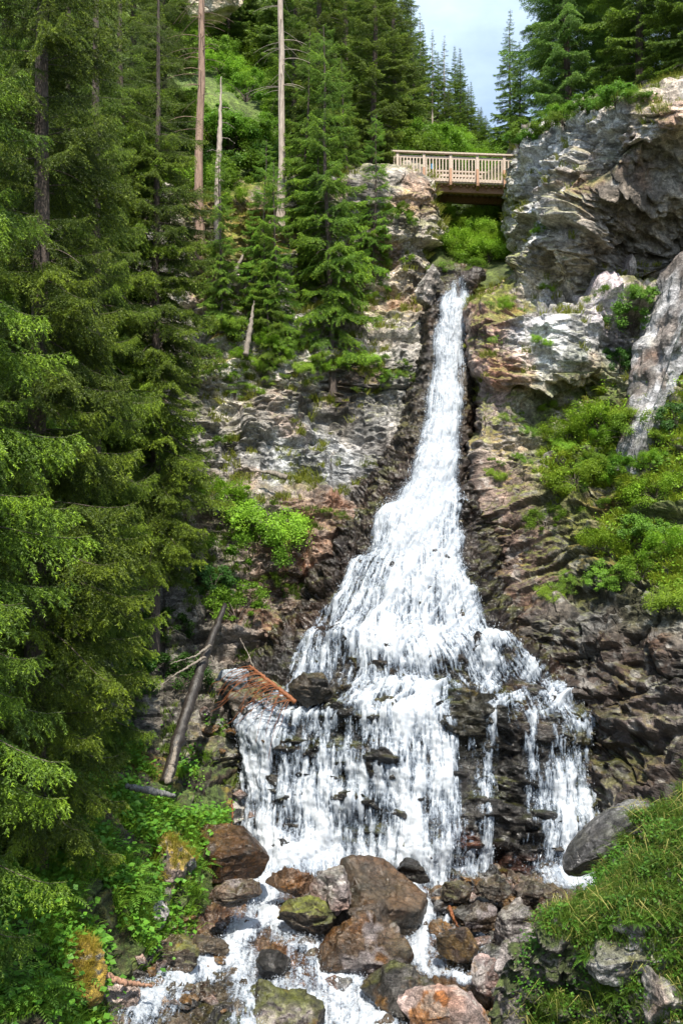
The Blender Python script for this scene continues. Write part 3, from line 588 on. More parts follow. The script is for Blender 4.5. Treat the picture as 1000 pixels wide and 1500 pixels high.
# --- the stream: chutes between the boulders
CH = [  # polylines of (px, py, half width px)
    [(350, 1275, 30), (385, 1300, 26), (392, 1335, 40), (420, 1370, 36), (455, 1400, 34), (500, 1440, 36), (535, 1475, 40), (560, 1530, 46)],
    [(400, 1345, 34), (350, 1372, 30), (330, 1400, 30), (290, 1425, 36), (240, 1460, 40), (190, 1500, 40)],
    [(340, 1400, 40), (360, 1440, 36), (360, 1490, 36), (350, 1540, 40)],
    [(585, 1268, 8), (604, 1295, 13), (618, 1330, 18), (618, 1365, 22), (612, 1395, 26), (620, 1415, 22), (670, 1432, 12), (710, 1445, 10)],
    [(700, 1355, 8), (706, 1385, 12), (705, 1400, 14)],
    [(330, 1275, 20), (450, 1268, 22), (560, 1262, 20), (640, 1266, 16), (690, 1270, 8)],
    [(660, 1330, 8), (652, 1350, 7)], [(420, 1470, 60), (520, 1500, 60), (560, 1520, 40)], [(800, 1290, 26), (850, 1298, 24), (880, 1290, 20)]]
def chute_cov(q, P):
    best = np.full(len(q), -2., f32)
    for pl in CH:
        for a, b in zip(pl[:-1], pl[1:]):
            a = np.array(a, float); b = np.array(b, float); d = b[:2]-a[:2]; t = np.clip(((q-a[:2])@d)/(d@d), 0, 1)
            w = a[2]+(b[2]-a[2])*t; r = np.hypot(*(q-(a[:2]+t[:, None]*d)).T)/w
            best = np.maximum(best, 1.05-r)
    s = fbm(P*np.array([3.2, 2.0, 3], f32), 361, 4)*.5+.3*fbm(P*np.array([9, 6, 6], f32), 371, 3)
    return best*1.0-.12+s*.6
SW = blur(SB.astype(np.float64), 5); SWn = blur(SN.astype(np.float64), 8); SW = refine(SW); SWn = refine(SWn); SWq = refine(SQ)
qs = SWq.reshape(-1, 2); cs_ = chute_cov(qs, SW.reshape(-1, 3))
SV, SC = sheet('stream', SW, SWn, SWq, cs_, .10, 'white stream running between wet boulders below the fall', -1.1, relief=.1)
drops('spray', SV, SWn.reshape(-1, 3), np.clip(SC, 0, 1)*np.clip(1.4-SC, .2, 1.4), 22000, .0035, .06, 1.5, 9, 'drops splashing over the stream')
# ------------------------------------------------------------------ plants

def tube(pts, rad, n=6, closed=True):
    """tapered tube -> verts, quads"""
    pts = np.asarray(pts, float); m = len(pts); t = unit(np.gradient(pts, axis=0)); ref = np.array([.31, .2, .93]) if abs(t[0, 2]) < .8 else np.array([1., .1, 0])
    b = unit(np.cross(t, ref)); c = np.cross(t, b); a = np.linspace(0, 2*np.pi, n, endpoint=False)
    V = pts[:, None]+np.asarray(rad, float)[:, None, None]*(np.cos(a)[None, :, None]*b[:, None]+np.sin(a)[None, :, None]*c[:, None])
    i = np.arange(m*n).reshape(m, n); j = np.roll(i, -1, 1)
    Q = np.stack([i[:-1], j[:-1], j[1:], i[1:]], -1).reshape(-1, 4)
    return V.reshape(-1, 3), Q

class Acc:
    def __init__(s): s.V = []; s.F = []; s.C = []; s.n = 0
    def add(s, V, Fc, C=None):
        s.V.append(np.asarray(V, f32)); s.F.append(np.asarray(Fc)+s.n); s.n += len(V)
        if C is not None: s.C.append(np.broadcast_to(np.asarray(C, f32), (len(V), 3)))
    def mesh(s, name, mat, smooth=False):
        return mesh_np(name, np.concatenate(s.V), np.concatenate(s.F), mat, np.concatenate(s.C) if s.C else None, None, smooth)

def needles(r, p0, p1, tint, per_m, ln, wd):
    """flat needle triangles along straight shoots"""
    L_ = np.linalg.norm(p1-p0, axis=1); k = np.maximum(2, (L_*per_m).astype(int)); idx = np.repeat(np.arange(len(p0)), k); n = len(idx)
    t = r.random(n)**.85; b = p0[idx]+(p1-p0)[idx]*t[:, None]; d = unit((p1-p0)[idx]); q = unit(np.cross(d, r.normal(0, 1, (n, 3)))); q[:, 2] *= .6
    dr = unit(d*.75+q*.8); w = unit(np.cross(dr, r.normal(0, 1, (n, 3))))
    l = ln*(.7+.6*r.random(n)); V = np.stack([b-w*wd*.5, b+w*wd*.5, b+dr*l[:, None]], 1).reshape(-1, 3)
    return V, tint[idx]

def spruce_branch(r, droop, dens=1., need=(170, .034, .010), L_=2., weep=.5):
    """one bough along +x, length 2: wood tube, needle triangles (n,3,3), age 0..1 (1 = pale young shoot)"""
    m = 9; t = np.linspace(0, 1, m); up = .28*r.random()
    ax = np.stack([L_*t*(1-.1*droop*t), .12*np.sin(t*3+r.random()*6)*t, L_*(up*t-droop*t**1.6*.55+.28*droop*t**4)], 1)
    wood = tube(ax, .013*(1-t*.85)+.0015, 4)
    S0 = []; S1 = []; T = []
    for a, b, u in zip(ax[2:-1], ax[3:], t[2:-1]): S0.append(a); S1.append(b); T.append(.2+.5*u); S0.append(a+[0, .01, 0]); S1.append(b+[0, .01, 0]); T.append(.3+.4*u)
    nsec = int(26*dens)
    for side in (-1, 1):
        for j in range(nsec):
            u = .10+.9*(j+r.random()*.8)/nsec
            if u > 1: continue
            if u < .3 and r.random() < .55: continue
            p = np.array([np.interp(u, t, ax[:, k]) for k in range(3)]); ang = R(38+30*(1-u)+r.normal(0, 9))
            l = (.10+.52*min(1, (1-u)*1.7)*(.55+.45*min(1, u*2.4)))*(.75+.5*r.random())
            dx = np.array([math.cos(ang), side*math.sin(ang), .06-.1*r.random()]); sag = weep*(.5+.7*r.random())
            nn = 4; q = [p+dx*l*s+np.array([0, 0, -sag*l*s*s]) for s in np.linspace(0, 1, nn+1)]
            for a, b in zip(q[:-1], q[1:]): S0.append(a); S1.append(b); T.append(.15+.45*u)
            S0.append(q[-1]); S1.append(q[-1]+unit(q[-1]-q[-2])*.06); T.append(1.)
            nt = max(1, int(l/.062))
            for k in range(nt):
                s = (k+.6)/nt; a = p+dx*l*s+np.array([0, 0, -sag*l*s*s])
                for sd in (-1, 1):
                    tl = (.07+.12*(1-s))*(.7+.6*r.random()); an = ang*side+sd*R(48)
                    dv = np.array([math.cos(an), math.sin(an), -.25-weep*(.3+.9*r.random())])
                    S0.append(a); S1.append(a+unit(dv)*tl); T.append(.25+.5*u*r.random()+(.35 if r.random() < .35 else 0))
    S0 = np.array(S0); S1 = np.array(S1); T = np.array(T)
    V, tt = needles(r, S0, S1, T, *need)
    return wood, V, np.repeat(tt, 3)

DARK_N = np.array([.026, .058, .008]); PALE_N = np.array([.225, .335, .02])
def spruce_mesh(seed, H, rmax, z0, whorl=.42, per=6, need=(170, .034, .010), nlib=6, droop=(.35, .8), ncol=(DARK_N, PALE_N), dens=1., trunk_r=.2, weep=.5, shape=.75, bark=None, gap=.0, dead=True, ztop=None):
    """returns (trunk mesh, crown mesh); crown starts at z0"""
    r = np.random.default_rng(seed)
    lib = [spruce_branch(r, droop[0]+(droop[1]-droop[0])*k/(nlib-1), dens, need, weep=weep) for k in range(nlib)]
    tr = Acc(); zz = np.linspace(-.6, H, 18); wob = np.cumsum(r.normal(0, .025, (18, 2)), 0); wob -= wob[0]
    rad = trunk_r*(1-np.clip(zz, 0, H)/H)**.8+.012; rad[0] *= 1.5; rad[1] *= 1.15
    pts = np.stack([wob[:, 0], wob[:, 1], zz], 1); tr.add(*tube(pts, rad, 9))
    cr = Acc(); NV = []; NC = []
    z = z0
    while z < H-.15:
        f = (z-z0)/(H-z0); fr = z/H
        Lb = rmax*((1-f)**shape)*(.62+.38*min(1, f*5+.25))
        for k in range(per):
            if r.random() < gap: continue
            az = 2*np.pi*(k+r.random()*.9)/per+z*1.7; l = Lb*(.62+.55*r.random()); 
            bi = int(np.clip((1-f)*nlib*.9+r.normal(0, .9), 0, nlib-1)); wood, V, T = lib[bi]
            s = max(.12, l/2.); sy = s**.8
            pit = R(12*f-6+r.normal(0, 7)); ca, sa = math.cos(az), math.sin(az); cp, sp = math.cos(pit), math.sin(pit); rl = r.normal(0, .18); cr_, sr_ = math.cos(rl), math.sin(rl)
            M = np.array([[ca, -sa, 0], [sa, ca, 0], [0, 0, 1]])@np.array([[cp, 0, -sp], [0, 1, 0], [sp, 0, cp]])@np.array([[1, 0, 0], [0, cr_, -sr_], [0, sr_, cr_]])@np.diag([s, sy, (s+sy)/2])
            o = np.array([np.interp(z, zz, wob[:, 0]), np.interp(z, zz, wob[:, 1]), z+r.normal(0, .08)])
            tr.add(wood[0]@M.T+o, wood[1])
            if ztop and z > ztop: nt = len(V)//3; kk = np.repeat(r.random(nt) < .16, 3); V2, T2 = V[kk], T[kk]
            elif s < .75:                  # short boughs keep fewer needles
                nt = len(V)//3; kk = r.random(nt) < max(.3, s*1.25); kk = np.repeat(kk, 3); V2 = V[kk]; T2 = T[kk]
            else: V2, T2 = V, T
            NV.append((V2@M.T+o).astype(f32)); shade = .8+.4*r.random(); NC.append(((ncol[0]+(ncol[1]-ncol[0])*np.clip((T2*(.7+.6*r.random()))**1.5, 0, 1)[:, None])*shade).astype(f32))
        z += whorl*(.7+.6*r.random())*(1 if f < .8 else .7)
    if dead:                             # bare dead twigs under the living crown and along the stem
        for k in range(26 if z0 < 8 else 70):
            zz0 = z0*.35+r.random()*(H*.5); az = r.random()*6.28; l = .5+.9*r.random(); a = np.array([np.interp(zz0, zz, wob[:, 0]), np.interp(zz0, zz, wob[:, 1]), zz0])
            q = np.array([a+np.array([math.cos(az)*l*s, math.sin(az)*l*s, -.35*l*s*s]) for s in np.linspace(0, 1, 5)]); tr.add(*tube(q, np.linspace(.016, .004, 5), 4))
    NV = np.concatenate(NV); NC = np.concatenate(NC)
    tm = tr.mesh('trunk', bark or BARK); cm = mesh_np('crown', NV, np.arange(len(NV)).reshape(-1, 3), NEEDLE, NC)
    return tm, cm

TREES = {}
def tree_kind(key, *a, **k): TREES[key] = spruce_mesh(*a, **k)
def plant_tree(key, name, loc, label, group=None, s=1., rz=0., cat='tree', lean=(0, 0), sz=None):
    t = thing(name, label, cat, loc, (lean[0], lean[1], rz), (s, s, sz or s), group)
    tm, cm = TREES[key]
    obj('trunk', tm, t); obj('crown', cm, t)
    return t

# --- leafy bushes
def bush_mesh(seed, n=9000, leaf=.055, rx=1., rz=.9, col=((.04, .11, .012), (.13, .24, .03)), blobs=26, stems=14, aspect=.6, droop=.3):
    r = np.random.default_rng(seed)
    st = Acc(); C = []
    for k in range(blobs):
        a = r.random()*6.28; e = r.random()**.6; rr = rx*(.25+.7*r.random()); c = np.array([math.cos(a)*rr, math.sin(a)*rr, rz*(.25+1.05*e)*(1-.35*(rr/rx)**2)]); C.append(c)
        if k < stems:
            q = np.array([c*s*np.array([1, 1, 1])+np.array([0, 0, .12*math.sin(3*s)]) for s in np.linspace(0, 1, 6)]); q[:, :2] *= np.linspace(.2, 1, 6)[:, None]
            st.add(*tube(q, np.linspace(.02, .004, 6)*rx, 4))
    C = np.array(C); w = r.integers(0, blobs, n); br = rx*(.07+.2*r.random(blobs)); stray = 1+.9*(r.random(n) < .18)*r.random(n)
    d = unit(r.normal(0, 1, (n, 3))); p = C[w]+d*(br[w]*(.3+.75*r.random(n))*stray)[:, None]*np.array([1, 1, .75]); p[:, 2] = np.maximum(p[:, 2], .02)
    nrm = unit(d*.6+np.array([-.1, -.2, 1.])+r.normal(0, .45, (n, 3))); ax = unit(np.cross(nrm, r.normal(0, 1, (n, 3)))); ax[:, 2] -= droop; ax = unit(ax); sd = unit(np.cross(ax, nrm))
    l = (leaf*(.5+.6*r.random(n)+.5*r.random(n)**4)*(.8+.5*r.random(blobs)[w]))[:, None]; wd = l*aspect*.5
    V = np.stack([p-ax*l*.5, p+sd*wd, p+ax*l*.5, p-sd*wd], 1).reshape(-1, 3)
    c0, c1 = np.array(col[0]), np.array(col[1]); t = np.clip(.2+.5*r.random(n)+.35*r.random(blobs)[w], 0, 1); cc = c0+(c1-c0)*t[:, None]; cc = cc*(.8+.4*r.random((n, 1)))
    return st.mesh('stem', BARK), mesh_np('foliage', V, np.arange(4*n).reshape(-1, 4), LEAF, np.repeat(cc, 4, 0))
BUSH = {}
def plant_bush(key, loc, label, group=None, s=1., rz=0., sz=None, tilt=(0, 0), name='leafy_bush', cat='bush'):
    t = thing(name, label, cat, loc, (tilt[0], tilt[1], rz), (s, s, sz or s), group)
    sm, lm = BUSH[key]; obj('stem', sm, t); obj('foliage', lm, t)
    return t

# --- grass, as masses
def grass_mass(name, pts, nrm, n, hgt, wid, c0, c1, seed, label, bend=.6, clump=0, down=.0):
    r = np.random.default_rng(seed)
    if clump:
        k0 = r.integers(0, len(pts), max(1, n//clump)); k = np.repeat(k0, clump)[:n]; n = len(k); base = pts[k]+r.normal(0, hgt*.22, (n, 3))*np.array([1, 1, .25]); hs = np.repeat(.5+.9*r.random(len(k0)), clump)[:n]; cs = np.repeat(r.random(len(k0)), clump)[:n]
    else:
        k = r.integers(0, len(pts), n); base = pts[k]+r.normal(0, .03, (n, 3)); hs = np.ones(n); cs = r.random(n)
    d = unit(nrm[k]*.5+np.array([0, 0, .8])+r.normal(0, .35, (n, 3))); lean = unit(r.normal(0, 1, (n, 3))*np.array([1, 1, .1])+nrm[k]*np.array([1, 1, 0])*1.2); h = (hgt*(.5+.9*r.random(n))*hs)[:, None]
    sd = unit(np.cross(d, r.normal(0, 1, (n, 3))))*wid; b = bend*(.4+r.random((n, 1)))
    m = base+d*h*.55+lean*h*b*.22; t = base+d*h*(.95-.35*b)+lean*h*b*.75-np.array([0, 0, 1])*h*(b*.25+down)
    base = base-np.array([0, 0, .02])
    V = np.stack([base-sd*.5, base+sd*.5, m+sd*.45, m-sd*.45, t], 1).reshape(-1, 3); o = (np.arange(n)*5)[:, None]
    Fq = np.concatenate([o+np.array([0, 1, 2]), o+np.array([0, 2, 3]), o+np.array([3, 2, 4])])
    mixv = np.clip(.5*cs+.6*r.random(n)-.05, 0, 1)[:, None]; cc = np.array(c0)+(np.array(c1)-np.array(c0))*mixv
    return obj(name, mesh_np(name, V, Fq, GRASS, np.repeat(cc, 5, 0)), kind='stuff', label=label)

def herb_mass(name, pts, nrm, n, leaf, hgt, c0, c1, seed, label, aspect=.7):
    """low broad-leaved herbs: leaf rosettes at different heights over a surface"""
    r = np.random.default_rng(seed); k = r.integers(0, len(pts), n//7+1); k = np.repeat(k, 7)[:n]; hh = np.repeat(r.random(n//7+1), 7)[:n]
    p = pts[k]+r.normal(0, leaf*1.3, (n, 3))*np.array([1, 1, .5])+np.array([0, 0, 1])*(hgt*hh*(.5+.6*r.random(n)))[:, None]+nrm[k]*.03
    nn = unit(nrm[k]*.5+np.array([-.15, -.25, .9])+r.normal(0, .35, (n, 3))); ax = unit(np.cross(nn, r.normal(0, 1, (n, 3)))); sd = unit(np.cross(ax, nn)); l = (leaf*(.5+.8*r.random(n)))[:, None]
    V = np.stack([p-ax*l*.5, p+sd*l*aspect*.5, p+ax*l*.5-nn*l*.12, p-sd*l*aspect*.5], 1).reshape(-1, 3)
    cc = (np.array(c0)+(np.array(c1)-np.array(c0))*np.clip(.6*r.random(n)+.5*np.repeat(r.random(n//7+1), 7)[:n], 0, 1)[:, None])
    return obj(name, mesh_np(name, V, np.arange(4*n).reshape(-1, 4), LEAF, np.repeat(cc, 4, 0)), kind='stuff', label=label)

def surf(nm): return next(s for s in SURF if s[0] == nm)
def pick(nm, fn):
    _, P, Nn, Q = surf(nm); m = fn(P, Nn, Q); return P[m], Nn[m]
# ------------------------------------------------------------------ trees
rp = np.random.default_rng(77)
tree_kind('big_a', 1, 25, 2.7, 1.0, whorl=.40, per=7, trunk_r=.24, droop=(.35, 1.0), weep=.75, gap=.26, need=(120, .038, .012), ztop=16, dens=.66)
tree_kind('big_b', 2, 24, 2.5, .8, whorl=.40, per=8, trunk_r=.2, droop=(.45, 1.15), weep=.9, gap=.18, shape=.6, need=(120, .038, .012), ztop=16, dens=.66)
tree_kind('mid_a', 3, 15, 2.0, .5, whorl=.42, per=6, need=(60, .055, .018), trunk_r=.13, dens=.8)
tree_kind('slim', 4, 13, 2.0, .9, whorl=.42, per=6, need=(75, .055, .02), trunk_r=.10, dens=.62, gap=.30, droop=(.5, 1.2), weep=.9, ncol=(DARK_N*2.4, PALE_N*1.15), shape=.45)
tree_kind('tall_bare', 5, 19, 1.7, 10.5, whorl=.42, per=5, need=(60, .055, .018), trunk_r=.135, dens=.7, bark=BARK_RED)
tree_kind('far_a', 6, 14, 2.3, .9, whorl=.5, per=7, need=(28, .09, .036), trunk_r=.12, dens=.6, droop=(.3, .7), ncol=(DARK_N*1.8, PALE_N*.95))  # dark needles lightened: aerial haze put into the colour of far trees
tree_kind('far_b', 7, 16, 2.0, 4.2, whorl=.5, per=6, need=(28, .09, .036), trunk_r=.13, dens=.6, gap=.15, ncol=(DARK_N*1.8, PALE_N*.95), droop=(.4, .9), bark=BARK_PALE)  # same distance haze painted into these needles
tree_kind('larch', 8, 13, 2.3, .8, whorl=.42, per=6, need=(60, .055, .018), trunk_r=.12, dens=.75, gap=.12, droop=(.1, .6), weep=.6, ncol=(np.array([.06, .14, .02]), np.array([.22, .36, .05])), shape=.6)
tree_kind('young', 9, 4.2, 1.1, .25, whorl=.26, per=6, need=(110, .04, .013), trunk_r=.05, dens=.7, ncol=(DARK_N*1.5, PALE_N*1.2), dead=False)
def bank(px, Y):                       # base on the left bank below a pixel column
    _, P, _, Q = surf('left_bank'); d = np.hypot(P[:, 0]-(px-500)/F*Y, P[:, 1]-Y); return Vector(P[d.argmin()].tolist()), d.min()
G1 = 'tall spruces on the left bank'
tree_kind('near', 10, 24, 2.6, 2.4, whorl=.42, per=7, trunk_r=.24, droop=(.4, 1.1), weep=.85, gap=.28, need=(125, .034, .011), ztop=14, dens=.66)
tree_kind('high', 11, 24, 2.6, 5.2, whorl=.40, per=8, trunk_r=.2, droop=(.45, 1.1), weep=.85, gap=.16, shape=.55, need=(75, .045, .015), ztop=18, dens=.66)
for key, px, Y, s, rz, lab, sz in [
    ('near', -150, 10.6, .95, .3, 'nearest tall dark spruce, its trunk at the left edge above the mossy boulder', .95),
    ('big_b', 52, 16.0, .9, 1.9, 'tall spruce with weeping boughs behind the mossy boulder on the grassy bank', .95),
    ('big_a', 140, 21.5, .66, 3.3, 'narrow tall spruce between the weeping spruce and the fallen log', .9),
    ('big_b', 20, 20.5, 1.0, 4.4, 'tall shaded spruce in the second row behind the nearest trunk', 1.),
    ('high', 110, 24.6, .98, 5.2, 'dark spruce at the foot of the cliff behind the weeping spruce', .98),
    ('high', 228, 25.6, .82, .9, 'tall spruce with a bare lower trunk reaching towards the grey rock wall', .86),
    ('big_a', -90, 17.5, 1.0, 2.5, 'dark spruce at the left edge behind the nearest tall spruce', 1.),
    ('high', 180, 25.8, .9, 3.9, 'dark bare stemmed spruce between the cliff foot and the narrow tall spruce', .95),
    ('big_b', -10, 26.2, 1.0, 5.9, 'dark spruce against the cliff, deepest of the left edge', 1.)]:
    p, d = bank(px, Y)
    plant_tree(key, 'spruce_tree', p-Vector((0, 0, .2)), lab, G1, s, rz, sz=sz)
# young spruces low on the bank
# trees on and above the left cliff
def on(px, py, names=None): return ground(px, py, names)[0]
def base(px, py, Y): return at(px, py, Y)
p = on(295, 352, ['left_cliff']); plant_tree('tall_bare', 'pine_tree', p-Vector((0, 0, .1)), 'tall bare reddish trunk standing on the mossy rock of the left cliff', 'bare trunks on the left cliff', 1.0, .4, lean=(0, R(.4)))
TREES['pale_bare'] = spruce_mesh(15, 20, 1.5, 10.5, whorl=.45, per=5, need=(60, .055, .018), trunk_r=.115, dens=.7, bark=BARK_PALE)
p = on(408, 292, ['left_cliff']); plant_tree('pale_bare', 'pine_tree', p-Vector((0, 0, .3)), 'tall pale whitish trunk rising from the top of the left cliff', 'bare trunks on the left cliff', 1.0, 2.0)
for key, px, py, s, rz, lab, lean in [
    ('slim', 489, 520, .93, .5, 'slender weeping spruce clinging to the left cliff face with its thin trunk showing', (R(-2), 0)),
    ('slim', 415, 508, .5, 2.2, 'small weeping spruce on the ledge beneath the pale trunk', (R(-3), R(-2))),
    ('slim', 548, 432, .52, 3.4, 'small spruce leaning over the rock pillar left of the waterfall lip', (R(-3), 0)),
    ('slim', 452, 440, .55, 4.4, 'short spruce in the cliff cleft beside the slender weeping spruce', (R(-3), 0)),
    ('slim', 375, 470, .5, 5.1, 'short spruce above the pale split stump', (R(-3), 0)),
    ('slim', 520, 330, .5, 1.1, 'spruce on the upper cliff ledge left of the rock pillar', (R(-3), 0)),
    ('slim', 440, 330, .55, 3.9, 'spruce on the upper cliff ledge right of the pale trunk', (R(-3), 0)),
    ('slim', 395, 545, .42, .9, 'little pale green spruce above the left end of the grey rock wall', (R(-3), 0)),
    ('slim', 330, 500, .5, 2.9, 'pale green spruce right of the dark spruces on the left cliff', (R(-3), 0)),
    ('young', 318, 470, .6, 1.2, 'young bright green spruce on the ledge under the mossy rock', (0, 0)),
    ('young', 345, 560, .55, 2.2, 'small young spruce below the reddish trunk at the cliff edge', (0, 0)),
    ('young', 392, 548, .42, .2, 'tiny young spruce on the sunlit ledge above the grey rock wall', (0, 0))]:
    p = on(px, py, ['left_cliff']); plant_tree(key, 'spruce_tree', p-Vector((0, -.45 if s > .8 else -.2, .8 if s > .8 else .45)), lab, 'spruces on the left cliff', s, rz, lean=lean)
for key, px, Y, s, rz, lab in [
    ('mid_a', 545, 38.5, .95, .7, 'dense spruce on the cliff top at the left end of the bridge'),
    ('mid_a', 470, 39.5, 1.05, 2.7, 'dense spruce on the cliff top between the pale trunk and the bridge'),
    ('mid_a', 578, 45, .95, 4.1, 'spruce standing behind the left end of the bridge'),
    ('mid_a', 505, 44, 1.1, 5.1, 'tall spruce behind the two cliff top spruces'),
    ('mid_a', 432, 47, 1.0, 1.1, 'spruce behind the pale trunk on the green slope'),
    ('mid_a', 240, 37.5, 1.05, 3.0, 'dark spruce left of the reddish bare trunk'),
    ('mid_a', 190, 35.5, 1.1, .1, 'dark spruce high on the cliff top left of the reddish trunk'),
    ('mid_a', 120, 36, 1.1, 5.5, 'dark spruce on the cliff top above the weeping boughs'),
    ('mid_a', 40, 35, 1.1, 2.0, 'dark spruce on the cliff top at the upper left')]:
    _, P, _, Q = surf('hillside'); d = np.hypot(P[:, 0]-(px-500)/F*Y, P[:, 1]-Y); p = Vector(P[d.argmin()].tolist())
    plant_tree(key, 'spruce_tree', p-Vector((0, 0, .4)), lab, 'spruces on the cliff top', s, rz)
# forest on the hillside and the ridge beyond the bridge
def hill(px, Y, nm='hillside'):
    _, P, _, Q = surf(nm); d = np.hypot(P[:, 0]-(px-500)/F*Y, P[:, 1]-Y); k = d.argmin(); return Vector(P[k].tolist()), d[k]
ridge = [(613, 78, 12, 'far_b'), (632, 80, 36, 'far_b'), (651, 70, 44, 'far_b'), (672, 76, 66, 'far_a'), (690, 82, 112, 'far_a'), (662, 90, 62, 'far_a'), (704, 86, 152, 'far_a'), (722, 80, 178, 'far_a'), (643, 86, 70, 'far_a'), (600, 74, -30, 'far_a'), (590, 84, -40, 'far_b'), (622, 92, 30, 'far_a'), (570, 76, -40, 'far_b'), (555, 88, -60, 'far_a'), (737, 90, 192, 'far_a'), (540, 70, -60, 'far_a'), (683, 68, 120, 'far_a'), (714, 66, 182, 'far_a'), (676, 84, 96, 'far_a'), (697, 74, 150, 'far_a'), (655, 62, 120, 'far_a'), (606, 64, 40, 'far_a'), (582, 60, 30, 'far_a')]
RL = {'far_a': 'distant dense spruce in the forest on the ridge beyond the bridge', 'far_b': 'distant tall spruce with a bare pale lower trunk on the ridge beyond the bridge'}
for px, Y, top, k in ridge:
    p, d = hill(px, Y); hgt = max(3., (750-top)/F*Y-p.z); plant_tree(k, 'spruce_tree', p-Vector((0, 0, .3)), RL[k], 'distant dense spruces on the ridge' if k == 'far_a' else 'distant bare stemmed spruces on the ridge', min(1.3, max(.45, hgt/(14 if k == 'far_a' else 16))), rp.random()*6, sz=hgt/(14 if k == 'far_a' else 16))
for i in range(58):
    Y = rp.uniform(58, 110); px = rp.uniform(230, 600)
    if 560 < px and Y < 72: continue
    p, d = hill(px, Y)
    if d > 1.5: continue
    plant_tree('far_a', 'spruce_tree', p-Vector((0, 0, .3)), 'hillside spruce half hidden behind the cliff top trees', 'spruces on the hillside', rp.uniform(.7, 1.15), rp.random()*6)
# right plateau
for key, px, Y, s, rz, lab in [
    ('larch', 832, 36, 1.0, .2, 'feathery light green larch on the rim of the right cliff'),
    ('larch', 882, 38.5, 1.0, 2.2, 'light green larch behind the cliff rim beside the fallen stem'),
    ('mid_a', 935, 34, 1.0, 1.2, 'dense spruce on the overhanging cliff at the top right'),
    ('mid_a', 1010, 32.5, 1.0, 3.2, 'dark spruce at the right edge on the overhanging cliff'),
    ('mid_a', 985, 39, 1.0, 4.2, 'spruce behind the dense one at the top right'),
    ('larch', 905, 42, 1.1, 4.4, 'larch standing back between the dense spruces at the top right'),
    ('far_a', 746, 56, .62, 4.0, 'small thin spruce against the sky right of the bridge'),
    ('far_a', 762, 50, .4, 1.0, 'low thin spruce at the right end of the bridge'),
    ('mid_a', 1080, 36, 1.1, .2, 'spruce beyond the right edge of the overhang'),
    ('larch', 830, 47, 1.1, 5.2, 'larch further back on the right plateau')]:
    p, d = hill(px, Y, 'right_plateau'); plant_tree(key, 'larch_tree' if key == 'larch' else 'spruce_tree', p-Vector((0, 0, .2)), lab, 'trees on the right cliff top', s, rz)

# ------------------------------------------------------------------ bushes
BUSH['a'] = bush_mesh(21, 10000, .05, col=((.06, .13, .012), (.19, .32, .03))); BUSH['b'] = bush_mesh(22, 9000, .06, rz=.7, col=((.05, .12, .012), (.16, .29, .03)), blobs=34); BUSH['c'] = bush_mesh(23, 8000, .07, rz=1.2, col=((.045, .12, .012), (.14, .28, .03)), blobs=34)
BUSH['fine'] = bush_mesh(24, 15000, .042, rz=.6, col=((.09, .18, .014), (.29, .46, .035)), blobs=60)
BUSH['dark'] = bush_mesh(25, 9000, .06, rz=.9, col=((.022, .065, .01), (.06, .14, .02)))
BUSH['herb'] = bush_mesh(26, 5000, .045, rz=.45, col=((.07, .14, .014), (.21, .34, .035)), blobs=30, stems=8)
for k, px, py, s, lab in [
    ('fine', 830, 640, 1.0, 'sunlit bright green bush below the white slab on the right slope'), ('fine', 880, 620, 1.1, 'broad bright bush in the middle of the right slope'), ('a', 925, 640, .9, 'bush at the foot of the grey leaning rib on the right slope'),
    ('fine', 850, 700, 1.0, 'low bright bush under the broad one on the right slope'), ('a', 800, 765, .75, 'round bush hanging over the brown ledges right of the fall'), ('b', 905, 700, .9, 'bush with larger leaves on the right slope'), ('fine', 960, 720, 1.0, 'bright bush near the right edge below the grey rib'),
    ('fine', 985, 800, .9, 'bright bush at the right edge above the brown ledges'), ('b', 940, 780, .8, 'bush on the steep grassy strip of the right slope'), ('dark', 985, 620, .8, 'dark bush right of the grey leaning rib'), ('c', 925, 480, .8, 'dark leafy bush in the hollow left of the grey leaning rib'), ('dark', 910, 530, .7, 'shaded bush right of the white slab'),
    ('b', 935, 430, .6, 'bush on the ledge beneath the overhang'), ('herb', 880, 425, .6, 'low bush on the mossy ledge over the white slab'), ('a', 890, 850, .7, 'low bush where the right slope meets the brown rock'), ('herb', 775, 620, .55, 'small bush at the left edge of the right slope'), ('herb', 740, 690, .4, 'small tuft of leaves on the ledge right of the fall'), ('fine', 800, 862, .45, 'low bright tuft at the lower end of the sloping ledge right of the fall'), ('herb', 840, 835, .5, 'bright leafy tuft on the sloping ledge right of the fall'), ('fine', 880, 800, .8, 'spreading bush at the lower edge of the right slope'), ('a', 940, 840, .8, 'bush over the dark layered rock at the right'), ('fine', 990, 870, .8, 'bush hanging at the right edge over the layered rock'), ('herb', 830, 850, .6, 'low leafy plants along the sloping ledge')]:
    p, n = ground(px, py+8, ['right_cliff']); plant_bush(k, p-Vector((0, -.1, .15)), lab, 'bushes on the right slope', s, rp.random()*6, tilt=(R(18), 0))
for i in range(46):
    px = rp.uniform(300, 600); py = rp.choice([290, 330, 400, 470, 520, 545, 560])+rp.uniform(-16, 16)
    p, n = ground(px, py, ['left_cliff']); plant_bush(['herb', 'fine', 'a'][i % 3], p-Vector((0, -.1, .08)), 'small bright bush rooted on a ledge high on the left cliff', 'small bushes on the left cliff ledges', rp.uniform(.25, .65), rp.random()*6, tilt=(R(20), 0))
